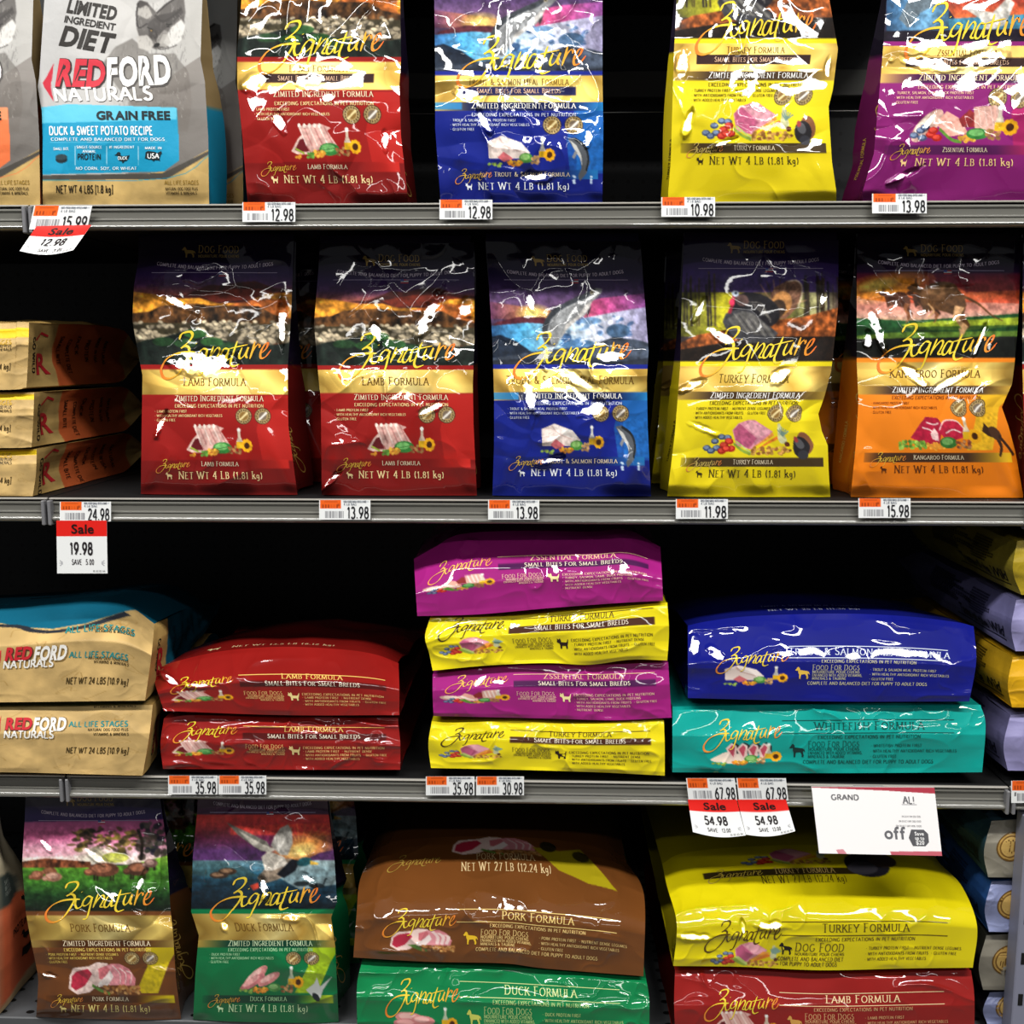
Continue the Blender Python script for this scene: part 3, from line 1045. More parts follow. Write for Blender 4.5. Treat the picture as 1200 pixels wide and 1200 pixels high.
SKY_KANGA = [(0, '#0a0810'), (.11, '#130c1e'), (.15, '#2a1636'), (.2, '#7a2838'), (.5, '#121410')]


def sc_pork(c, q):
    K = crop(20, 930, 1 / 6)
    c.poly(K([(20, 200), (1080, 180), (1080, 500), (20, 500)]), lambda U, V: ramp(V, [(.04, '#2c2050'), (.1, '#6a4070'), (.16, '#a85080'), (.21, '#d86a9a'), (.26, '#e8b8c4'), (.3, '#f0dcd0')]))
    c.poly(K([(20, 380), (500, 380), (500, 430), (20, 450)]), '#e898b0', .5)
    rs = np.random.RandomState(12)
    for i in range(110):
        a, r = rs.uniform(0, 6.28), rs.uniform(0, 1) ** .6
        x, y = 620 + 250 * r * math.cos(a), 330 + 105 * r * math.sin(a)
        c.ell(*K([(x, y)])[0], rs.uniform(2, 6), rs.uniform(1.2, 3), rs.choice(['#2a2414', '#4a4020', '#6a5a28', '#8a7a30', '#241c10']), rs.uniform(-30, 30), .8)
    for i in range(60):
        x, y = rs.uniform(860, 1070), rs.uniform(210, 460)
        c.ell(*K([(x, y)])[0], rs.uniform(2, 5), rs.uniform(2, 4), rs.choice(['#141420', '#2a3024', '#3c342c', '#4a4440']), 0, .85)
    c.line(K([(850, 250), (880, 350), (870, 470)]), 4, '#1c1610')
    c.glow(*K([(560, 440)])[0], 26, 12, '#fdf4dc')
    c.ell(*K([(690, 450)])[0], 16, 6, '#b8c040', 0, .8)
    c.poly(K([(20, 480), (200, 455), (400, 470), (520, 480), (520, 530), (20, 530)]), lambda U, V: noisec(U, V, '#6a3a24', .5, 40, 60, 3))
    c.poly(K([(20, 520), (500, 520), (800, 500), (1080, 430), (1080, 1000), (20, 1000)]), lambda U, V: ramp(V, [(.27, '#8cb83c'), (.33, '#56962c'), (.38, '#3a6e24'), (.43, '#1c3a1c'), (.48, '#161f16')]) * (1 + .2 * fbm(U * 30, V * 80, 4)[..., None]))

    def pig(x, y, w, h, t0, t1, legs=True):
        if legs:
            for k in (-.62, -.42, .45, .62):
                c.line(K([(x + w * k, y + h * .3), (x + w * k, y + h * 1.55)]), 1.7, '#241a14')
        c.ball(*K([(x, y)])[0], w / 6, h / 6, t0, t1)
        c.ball(*K([(x - w * .95, y + h * .35)])[0], w / 6 * .36, h / 6 * .5, t0, t1)
    pig(230, 545, 50, 28, '#7a4a34', '#a86c4c', False)
    pig(140, 575, 46, 34, '#7c4a34', '#b0745a', False)
    pig(255, 585, 62, 34, '#9a6c58', '#c89a86', False)
    pig(610, 535, 108, 50, '#6e4230', '#a86a4e')
    pig(850, 530, 80, 48, '#5c3a2c', '#9a6248')
    pig(940, 490, 48, 32, '#6a4c48', '#9c7c74')


SKY_PORK = [(0, '#0c0a1c'), (.08, '#15102c'), (.13, '#2c2050'), (.5, '#161f16')]


def sc_duck(c, q):
    K = crop(180, 930, .225)
    c.poly(K([(180, 110), (980, 110), (980, 350), (180, 350)]), lambda U, V: ramp(V, [(.02, '#20123c'), (.1, '#6a1a34'), (.15, '#c03028'), (.19, '#b02c30'), (.235, '#6a2444'), (.28, '#4c2a5a')]))
    c.poly(K([(400, 170), (980, 150), (980, 220), (400, 215)]), '#d84028', .55)
    c.glow(*K([(770, 290)])[0], 44, 20, '#f0a038', -14)
    c.glow(*K([(765, 296)])[0], 20, 9, '#ffe890', -14)
    for k in range(7):
        c.line(K([(765, 296), (700 + k * 46, 150 + 4 * k)]), .8, '#f8c860', .4)
    c.poly(K([(780, 350), (860, 310), (980, 285), (980, 360)]), '#4a2a54')
    c.poly(K([(180, 348), (980, 348), (980, 700), (180, 700)]), lambda U, V: ramp(V, [(.26, '#5a7488'), (.31, '#6a8c98'), (.36, '#2c5a70'), (.42, '#142c3c'), (.48, '#0e1a22')]) * (1 + .3 * fbm(U * 8, V * 70, 3)[..., None]))
    c.poly(K([(640, 350), (980, 345), (980, 470), (760, 500), (640, 430)]), '#b8c4c0', .55)
    c.poly(K([(180, 350), (420, 350), (540, 430), (330, 440), (180, 420)]), '#3a5a5c', .6)
    # flying duck
    c.poly(K([(380, 150), (440, 215), (500, 260), (560, 300), (620, 300), (590, 250), (520, 215)]), '#6e6a62')
    c.poly(K([(440, 190), (560, 260), (640, 290), (600, 310), (520, 275)]), '#b4aea2')
    c.poly(K([(610, 270), (630, 220), (660, 180), (700, 160), (722, 200), (724, 260), (700, 320), (660, 320)]), '#a8a49c')
    for k in range(6):
        c.line(K([(650, 300), (630 + k * 18, 225 - k * 10)]), .8, '#e4e0d8', .8)
    c.poly(K([(540, 440), (580, 390), (640, 340), (720, 340), (760, 360), (720, 410), (640, 450), (570, 470)]), '#8c7c6c')
    c.poly(K([(560, 330), (600, 300), (680, 330), (700, 370), (620, 400), (580, 400)]), '#c8c0b4')
    c.poly(K([(640, 420), (720, 340), (760, 350), (740, 400), (680, 440)]), '#14161c')
    c.ell(*K([(785, 355)])[0], 9, 5.2, '#1c4c54', -12)
    c.poly(K([(815, 348), (860, 362), (856, 370), (815, 370)]), '#c8a040')
    c.poly(K([(500, 480), (545, 462), (550, 490), (520, 505)]), '#c04030')
    for (x, y) in ((340, 425), (385, 405)):
        c.ball(*K([(x, y)])[0], 11, 4, '#3c2c22', '#8a6a50')
    for (x, y) in ((770, 470), (850, 480)):
        c.ell(*K([(x, y)])[0], 9, 3, '#20282c')
        c.line(K([(x + 36, y - 8), (x + 46, y - 36), (x + 54, y - 34)]), 1.6, '#10161a')


SKY_DUCK = [(0, '#080a14'), (.03, '#140e26'), (.1, '#3a1838'), (.5, '#0e1a22')]


def sc_zss(c, q):
    K = crop(760, 0, .3667)
    c.poly(K([(700, -300), (1300, -300), (1300, 130), (700, 130)]), '#2a2438')
    c.poly(K([(760, -40), (960, -60), (960, 120), (760, 120)]), lambda U, V: ramp(U, [(0, '#2a4a6c'), (.25, '#6a9cc0'), (.45, '#20405c')]))
    c.poly(K([(900, -60), (1240, -60), (1240, 60), (980, 60)]), lambda U, V: ramp(V, [(.2, '#3a1a4a'), (.32, '#b04030'), (.4, '#d87038'), (.46, '#4a7a90')]))
    c.poly(K([(960, 60), (1300, 40), (1300, 110), (960, 110)]), '#3c7c98')
    c.poly(K([(800, 60), (830, 0), (900, -20), (930, 10), (870, 40), (830, 90)]), '#5c6a74')
    c.poly(K([(1000, 20), (1100, 40), (1150, -10), (1170, 10), (1140, 80), (1080, 100), (1060, 60)]), '#c8c4bc')
    c.poly(K([(700, 100), (1300, 90), (1300, 190), (700, 190)]), '#1a1420')


SKY_ZSS = [(0, NIGHT), (.2, '#20163a'), (.5, '#1a1420')]


# food pictures in a unit box
def fd(box):
    x0, y0, x1, y1 = box
    return lambda P: [(x0 + x * (x1 - x0), y0 + y * (y1 - y0)) for x, y in P]


def dots(c, F, x0, x1, y0, y1, n, colors, r, seed):
    rs = np.random.RandomState(seed)
    for i in range(n):
        (X, Y), = F([(rs.uniform(x0, x1), rs.uniform(y0, y1))])
        t = col(rs.choice(colors)) * rs.uniform(.8, 1.15)
        c.ell(X, Y, r[0], r[1], np.clip(t, 0, 1), n=8)


def oil(c, F, b, x, y):
    """glass bottle of oil with a sunflower"""
    w_, h_ = b
    c.poly(F([(x - .05, y + .3), (x - .018, y + .12), (x - .018, y - .06), (x + .018, y - .06), (x + .018, y + .12), (x + .05, y + .3), (x + .05, y + .48), (x - .05, y + .48)]), '#d8d4bc', .85)
    c.ell(*F([(x, y - .08)])[0], .026 * w_, .06 * h_, '#f4f4ee')
    c.poly(F([(x - .048, y + .28), (x + .048, y + .28), (x + .05, y + .48), (x - .05, y + .48)]), '#e0b020')
    for k in range(9):
        a = k * .7
        c.ell(*F([(x + .1 + .055 * math.cos(a), y + .4 + .14 * math.sin(a))])[0], .028 * w_, .07 * h_, '#f2ae1c')
    c.ell(*F([(x + .1, y + .4)])[0], .04 * w_, .1 * h_, '#4a2810')


def food(c, kind, box):
    F = fd(box)
    w_, h_ = box[2] - box[0], box[3] - box[1]
    e = lambda x, y, a, b, t, r=0, o=1.0: c.ell(*F([(x, y)])[0], a * w_, b * h_, t, r, o)
    bl = lambda x, y, a, b, t0, t1, r=0: c.ball(*F([(x, y)])[0], a * w_, b * h_, t0, t1, r)
    px = .012 * w_
    if kind == 'turkey':
        for x, y in ((.03, .78), (.12, .6), (.2, .48), (.27, .5), (.14, .78), (.08, .86)):
            bl(x, y, .045, .08, '#3c4a68', '#7a8cac')
        for x, y in ((.22, .7), (.28, .6), (.3, .8), (.2, .86), (.25, .8)):
            bl(x, y, .05, .09, '#a02418', '#d84838')
        c.poly(F([(.33, .3), (.4, .12), (.52, .02), (.6, .02), (.8, .33), (.7, .55), (.52, .82), (.36, .72)]), '#d58a9c')
        c.poly(F([(.48, .18), (.56, .03), (.79, .33), (.62, .52)]), '#e8a6b2')
        c.poly(F([(.34, .3), (.42, .12), (.6, .52), (.5, .8), (.37, .66)]), '#b8587a')
        c.line(F([(.8, .4), (.68, .58), (.56, .74)]), .06 * h_ * 1.6, '#e89a3c', 1, .03 * h_)
        c.line(F([(.84, .5), (.7, .66), (.58, .84)]), .06 * h_ * 1.5, '#e07c28', 1, .03 * h_)
        c.line(F([(.33, .66), (.42, .84), (.52, .95)]), .08 * h_, '#8aa43c')
        c.line(F([(.36, .6), (.46, .8), (.54, .92)]), .05 * h_, '#b8c870')
        dots(c, F, .54, .96, .76, .96, 60, ['#b07a38', '#c8954c', '#8c5a2c', '#e0b050'], (.022 * w_, .04 * h_), 2)
        c.poly(F([(.84, .55), (.86, .3), (.87, .12), (.9, .12), (.91, .3), (.94, .55), (.92, .66), (.86, .66)]), '#c8ccb4', .85)
        for k in range(6):
            c.line(F([(.9, .46), (.86 + k * .025, .2 + .04 * abs(k - 2))]), .04 * h_, '#7c9a8c')
        e(.93, .68, .03, .07, '#5a2c1c')
    elif kind == 'lamb':
        c.poly(F([(0, .78), (.1, .45), (.17, .3), (.24, .7), (.28, .86), (.08, .86)]), '#e8c4b8')
        c.poly(F([(.05, .74), (.13, .45), (.18, .42), (.25, .78), (.12, .8)]), '#6a1c22')
        c.poly(F([(.12, .08), (.42, 0), (.57, .12), (.52, .2), (.66, .68), (.45, .66), (.28, .84), (.22, .6), (.16, .3)]), '#dcaea4')
        for k in range(6):
            c.line(F([(.14 + k * .065, .1 - .015 * k), (.22 + k * .075, .62)]), .03 * w_ * .5, ['#f6e4da', '#b87470'][k % 2], .8)
        for k in range(5):
            e(.14 + k * .07, .06, .022, .06, '#f4e6da')
        c.line(F([(.06, .7), (.18, .84)]), .06 * h_, '#9ab040')
        bl(.53, .72, .14, .18, '#347c38', '#74b868')
        c.line(F([(.42, .76), (.62, .68)]), .02 * h_, '#2a642c')
        dots(c, F, .3, .46, .76, .94, 26, ['#f0b040', '#e89a30'], (.022 * w_, .045 * h_), 3)
        dots(c, F, .22, .3, .84, .95, 9, ['#6aa040'], (.02 * w_, .045 * h_), 4)
        dots(c, F, .02, .12, .88, .96, 5, ['#e89a30'], (.02 * w_, .04 * h_), 4)
        dots(c, F, .62, .8, .68, .9, 26, ['#a87848', '#8a5c34'], (.02 * w_, .04 * h_), 5)
        oil(c, F, (w_, h_), .79, .25)
    elif kind in ('trout', 'white'):
        if kind == 'trout':
            c.poly(F([(.02, .2), (.16, .08), (.22, .02), (.5, .24), (.62, .55), (.56, .74), (.2, .74), (.03, .74)]), '#e6d4cc')
            c.poly(F([(.2, .06), (.5, .24), (.6, .55), (.4, .46), (.26, .3)]), '#f2e6e0')
            c.line(F([(.18, .1), (.28, .34), (.48, .52)]), .03 * h_, '#c8a8a0')
            c.poly(F([(.15, .7), (.24, .52), (.38, .74), (.24, .84)]), '#d06a70')
        else:
            c.poly(F([(0, .72), (.15, .5), (.3, .36), (.5, .3), (.5, .9), (.2, .92)]), '#ecd8c8')
            for k in range(4):
                c.poly(F([(.2 + k * .15, .3 + .02 * k), (.28 + k * .15, .08), (.36 + k * .15, .2), (.36 + k * .15, .56), (.3 + k * .13, .8)]), '#e8c8c0')
                c.poly(F([(.23 + k * .15, .34), (.29 + k * .15, .16), (.33 + k * .15, .26), (.31 + k * .14, .66)]), '#c04c60')
                c.line(F([(.3 + k * .15, .06), (.37 + k * .15, .2), (.37 + k * .15, .5)]), .03 * h_, '#2a3034')
            e(.12, .76, .13, .1, '#f0dcc8', -14)
        bl(.56, .72, .1, .16, '#4c8c3c', '#8cc06c')
        dots(c, F, .3, .5, .8, .96, 24, ['#f0a830', '#e88828'], (.022 * w_, .045 * h_), 3)
        dots(c, F, .02, .2, .88, .98, 12, ['#9ab84c'], (.022 * w_, .04 * h_), 8)
        dots(c, F, .62, .74, .68, .9, 18, ['#b08858', '#c49a68'], (.022 * w_, .05 * h_), 5)
        oil(c, F, (w_, h_), .8, .22)
    elif kind == 'duck':
        bl(.24, .42, .2, .2, '#d88c88', '#eebcb4', -30)
        bl(.2, .6, .2, .16, '#cf7c80', '#e8a8a4', -22)
        bl(.44, .5, .17, .16, '#d88a88', '#efb8b2', -20)
        dots(c, F, .2, .42, .78, .95, 24, ['#f0a038', '#e08428'], (.022 * w_, .05 * h_), 3)
        dots(c, F, .02, .2, .84, .95, 12, ['#8ab04c'], (.022 * w_, .045 * h_), 8)
        bl(.52, .78, .1, .14, '#4a8a44', '#86b870')
        dots(c, F, .62, .78, .72, .94, 24, ['#b08858', '#8a5c34'], (.022 * w_, .05 * h_), 5)
        oil(c, F, (w_, h_), .77, .2)
    elif kind == 'pork':
        c.poly(F([(.72, .05), (.84, .2), (.92, .5), (.9, .72), (.6, .7), (.5, .3), (.6, .04)]), '#d8838c')
        c.poly(F([(.52, .06), (.64, .08), (.72, .4), (.68, .7), (.5, .7)]), '#de929a')
        c.poly(F([(0, .8), (.02, .42), (.08, .18), (.3, .12), (.42, 0), (.56, .04), (.5, .3), (.46, .6), (.28, .92), (.12, .98)]), '#f0d2ca')
        c.poly(F([(.03, .74), (.05, .42), (.12, .28), (.28, .2), (.33, .36), (.22, .72), (.1, .86)]), '#bc2c46')
        c.poly(F([(.42, .2), (.54, .1), (.6, .3), (.5, .56), (.42, .5)]), '#cf7078')
        c.poly(F([(.4, .66), (.52, .4), (.58, .24), (.62, .44), (.54, .7), (.4, .76)]), '#f4e4e0')
        for k in range(3):
            c.line(F([(.62 + k * .09, .1 + k * .08), (.71 + k * .08, .36), (.7 + k * .07, .66)]), .04 * h_, '#f2d4d0')
        c.line(F([(.32, .7), (.44, .86), (.56, .96)]), .09 * h_, '#5a8438')
        dots(c, F, .48, .98, .72, .95, 60, ['#b07a44', '#c49458', '#9a6434'], (.02 * w_, .045 * h_), 2)
    elif kind == 'kanga':
        c.poly(F([(.14, .62), (.26, .28), (.36, .04), (.52, .08), (.58, .3), (.5, .8), (.3, .8)]), '#a81c38')
        c.poly(F([(.52, .42), (.6, .16), (.76, .16), (.84, .36), (.82, .62), (.6, .76)]), '#b8223e')
        for P in ([(.3, .34), (.42, .44), (.46, .7)], [(.52, .42), (.6, .16), (.76, .16), (.84, .36)], [(.6, .5), (.7, .4), (.8, .48)], [(.36, .2), (.46, .26), (.52, .22)]):
            c.line(F(P), .04 * h_, '#f2d8d4', .9)
        c.poly(F([(.4, .5), (.46, .36), (.5, .5), (.5, .72), (.42, .66)]), '#f0c8c4')
        dots(c, F, 0, .34, .72, .94, 46, ['#7aa83c', '#9ac050', '#5c8c30'], (.022 * w_, .05 * h_), 4)
        dots(c, F, .34, .56, .78, .96, 26, ['#f0a038'], (.02 * w_, .045 * h_), 3)
        bl(.62, .76, .11, .16, '#356f30', '#72a85c')
        dots(c, F, .72, .9, .72, .92, 24, ['#a87848', '#8a4830'], (.02 * w_, .045 * h_), 5)
        oil(c, F, (w_, h_), .87, .18)
    elif kind == 'zss':
        bl(.16, .56, .17, .26, '#d0a898', '#f0d8c8', -30)
        c.poly(F([(.24, .5), (.34, .2), (.48, .4), (.56, .75), (.36, .84)]), '#e8a898')
        c.line(F([(.26, .4), (.4, .66), (.52, .76)]), .06 * h_, '#f8e4d8')
        c.poly(F([(.46, .4), (.56, .16), (.64, .3), (.62, .6), (.5, .6)]), '#8a2a2c')
        c.poly(F([(.6, .1), (.82, .06), (.9, .4), (.84, .66), (.62, .66)]), '#dcaa9c')
        for k in range(4):
            c.line(F([(.64 + k * .06, .1), (.68 + k * .06, .56)]), .02 * h_, '#f6e8de', .8)
        for x, y in ((.04, .8), (.1, .68), (.14, .6), (.12, .86)):
            bl(x, y, .045, .08, '#3c4a68', '#7a8cac')
        for x, y in ((.2, .78), (.26, .86), (.22, .68)):
            bl(x, y, .05, .09, '#a82018', '#dc4838')
        c.line(F([(.28, .64), (.4, .9), (.5, .96)]), .08 * h_, '#5c8c34')
        dots(c, F, .46, .62, .82, .96, 18, ['#f0b040'], (.022 * w_, .05 * h_), 3)
        bl(.65, .76, .11, .14, '#347c38', '#74b868')
        dots(c, F, .74, .86, .66, .88, 16, ['#a87848'], (.022 * w_, .05 * h_), 5)
        oil(c, F, (w_, h_), .86, .2)


SCENES = {'lamb': (sc_lamb, SKY_LAMB), 'trout': (sc_trout, SKY_TROUT), 'turkey': (sc_turkey, SKY_TURKEY), 'kanga': (sc_kanga, SKY_KANGA), 'pork': (sc_pork, SKY_PORK), 'duck': (sc_duck, SKY_DUCK), 'zss': (sc_zss, SKY_ZSS)}
PAL = {
    'lamb': dict(main='#941a17', lo='#7c1614', strip=None, tx='#e8c48a', title='LAMB FORMULA', band='#d8b45c', beam='#cc2a22', fb='#7c1412', net='#f0d49a'),
    'trout': dict(main='#152384', lo='#131f7a', strip='#101a48', tx='#c8d0e8', title='TROUT & SALMON MEAL FORMULA', short='TROUT & SALMON FORMULA', band='#d8b858', beam='#2276b8', fb='#152268', net='#e8ecf4'),
    'turkey': dict(main='#e6d21c', lo='#e2cc16', strip='#3c2a20', tx='#5a4a10', title='TURKEY FORMULA', band='#b8963c', beam=None, fb='#33241f', net='#3a3014'),
    'kanga': dict(main='#e8801a', lo='#e67c14', strip='#3c2a20', tx='#8a4210', title='KANGAROO FORMULA', band='#c8a040', beam='#ecc028', fb='#33241f', net='#5a2c10'),
    'pork': dict(main='#6a3d1c', lo='#633818', strip='#46260f', tx='#e8c860', title='PORK FORMULA', band='#9c8242', beam='#d2c016', fb='#46260f', net='#ecd884'),
    'duck': dict(main='#0a6e3e', lo='#09683a', strip='#0f3a2a', tx='#9cd4a0', title='DUCK FORMULA', band='#b08c3c', beam='#b8cc1c', fb='#0f3a2a', net='#c8ecb8'),
    'zss': dict(main='#86206e', lo='#7e1c68', strip='#3c1440', tx='#e8b8a0', title='ZSSENTIAL FORMULA', band='#d8b060', beam='#c02858', fb='#4a1648', net='#f0c88a'),
}
BULLETS = {
    'lamb': ['* LAMB PROTEIN FIRST', '* WITH HEALTHY ANTIOXIDANT RICH VEGETABLES', '* GLUTEN FREE'],
    'trout': ['* TROUT & SALMON MEAL PROTEIN FIRST', '* WITH HEALTHY ANTIOXIDANT RICH VEGETABLES', '* GLUTEN FREE'],
    'turkey': ['* TURKEY PROTEIN FIRST  * NUTRIENT DENSE LEGUMES', '* WITH ANTIOXIDANTS FROM FRUITS  * GLUTEN FREE', '* WITH ADDED HEALTHY VEGETABLES'],
    'kanga': ['* KANGAROO PROTEIN FIRST', '* WITH HEALTHY ANTIOXIDANT RICH VEGETABLES', '* GLUTEN FREE'],
    'pork': ['* PORK PROTEIN FIRST  * NUTRIENT DENSE LEGUMES', '* WITH HEALTHY ANTIOXIDANT RICH VEGETABLES', '* GLUTEN FREE'],
    'duck': ['* DUCK PROTEIN FIRST', '* WITH HEALTHY ANTIOXIDANT RICH VEGETABLES', '* GLUTEN FREE'],
    'zss': ['* TURKEY, SALMON, LAMB, DUCK PROTEIN FIRST', '* WITH HEALTHY ANTIOXIDANT RICH VEGETABLES', '* GLUTEN FREE'],
    'white': ['* WHITEFISH PROTEIN FIRST', '* WITH HEALTHY ANTIOXIDANT RICH VEGETABLES', '* GLUTEN FREE'],
}


class Outline:
    def __init__(s, left, right, ytop, ybot, anchors, small=False):
        s.l, s.r = np.array(sorted(left, key=lambda p: p[1]), float), np.array(sorted(right, key=lambda p: p[1]), float)
        s.ytop, s.ybot = ytop, ybot
        va = np.array([.125, .597, .922])
        ya = np.array(anchors, float)
        # piecewise linear, straight on both ends
        s.va = np.concatenate([[-1], va, [2]])
        s.ya = np.concatenate([[ya[0] - (ya[1] - ya[0]) / .472 * 1.125], ya, [ya[2] + (ya[2] - ya[1]) / .325 * 1.078]])

    def xl(s, y):
        return np.interp(y, s.l[:, 1], s.l[:, 0])

    def xr(s, y):
        return np.interp(y, s.r[:, 1], s.r[:, 0])

    def from_px(s, P):
        """photo px -> (u, template v)"""
        P = np.asarray(P, float)
        u = (P[:, 0] - s.xl(P[:, 1])) / (s.xr(P[:, 1]) - s.xl(P[:, 1]))
        return np.column_stack([u, np.interp(P[:, 1], s.ya, s.va)])

    def T(s, P):
        """(u, template v) -> (u, v) on the sheet"""
        P = np.asarray(P, float).reshape(-1, 2)
        y = np.interp(P[:, 1], s.va, s.ya)
        return np.column_stack([P[:, 0], (y - s.ytop) / (s.ybot - s.ytop)])

# ------------------------------------------------------------------ standing bags
OUT = {
    'red_duck': Outline([(52, -80), (52, 0), (46, 90), (44, 102), (49, 130), (50, 160), (50, 236)], [(238, -80), (237, 0), (235, 70), (240, 95), (244, 160), (245, 236)], -75, 236, (0, 150, 228)),
    'lamb_sb': Outline([(285, -80), (283, 0), (278, 60), (278, 100), (284, 160), (290, 235)], [(468, -80), (469, 0), (470, 70), (468, 100), (470, 160), (478, 232)], -75, 235, (-44, 107, 211)),
    'trout_sb': Outline([(508, -80), (509, 0), (510, 90), (510, 150), (516, 232)], [(704, -80), (706, 0), (706, 90), (707, 150), (706, 230)], -75, 230, (-21, 121, 219)),
    'turkey_sb': Outline([(796, -80), (793, 0), (790, 58), (788, 120), (786, 190), (783, 226)], [(968, -80), (972, 0), (982, 58), (976, 105), (971, 125), (973, 160), (975, 190), (980, 224)], -75, 226, (-66, 85, 189)),
    'zss_sb': Outline([(1043, -80), (1039, 0), (1035, 55), (1033, 80), (1024, 180), (1011, 224)], [(1226, -80), (1228, 0), (1234, 60), (1230, 120), (1228, 170), (1236, 224)], -75, 224, (-61, 88, 191)),
    'lamb_a': Outline([(163, 270), (162, 305), (157, 335), (155, 375), (162, 415), (167, 440), (166, 500), (165, 583)], [(345, 270), (343, 323), (341, 371), (337, 433), (338, 500), (349, 583)], 282, 583, (313, 462.7, 558)),
    'lamb_b': Outline([(375, 280), (373, 318), (368, 379), (373, 440), (376, 470), (377, 583)], [(554, 280), (556, 318), (556, 400), (554, 450), (555, 500), (559, 583)], 284, 583, (322, 461, 557)),
    'trout': Outline([(569, 275), (572, 318), (577, 400), (579, 465), (579, 520), (577, 583)], [(750, 275), (753, 318), (760, 411), (758, 447), (759, 500), (763, 583)], 282, 583, (322, 459.6, 554.6)),
    'turkey': Outline([(802, 275), (799, 340), (798, 397), (797, 430), (791, 507), (787, 540), (782, 580)], [(983, 275), (982, 360), (978, 400), (974, 435), (966, 465), (959, 485), (963, 505), (970, 522), (971, 550), (973, 580)], 281, 580, (308, 459, 556)),
    'kanga': Outline([(1005, 270), (1004, 320), (1004, 426), (1006, 470), (1003, 520), (997, 580)], [(1196, 270), (1196, 312), (1193, 380), (1189, 426), (1186, 450), (1174, 477), (1182, 500), (1190, 530), (1199, 580)], 282, 580, (311, 452.4, 550.7)),
    'pork': Outline([(30, 930), (29, 960), (26, 1012), (30, 1068), (35, 1096), (44, 1140), (45, 1150), (42, 1200)], [(187, 930), (190, 952), (195, 987), (200, 1068), (203, 1096), (206, 1145), (213, 1200)], 934, 1198, (955, 1102, 1182.8)),
    'duck': Outline([(232, 930), (231, 952), (226, 1005), (224, 1068), (233, 1096), (229, 1140), (226, 1200)], [(383, 930), (385, 952), (392, 1008), (395, 1057), (388, 1075), (393, 1110), (397, 1200)], 934, 1198, (945, 1102, 1182.8)),
}
SHIFT = Outline([(x - 198, y) for x, y in OUT['red_duck'].l], [(x - 198, y) for x, y in OUT['red_duck'].r], -75, 238, (0, 150, 228))
OUT['red_salmon'] = SHIFT
CANON = {'lamb': 'lamb_b', 'trout': 'trout', 'turkey': 'turkey', 'kanga': 'kanga', 'pork': 'pork', 'duck': 'duck', 'zss': 'zss_sb'}


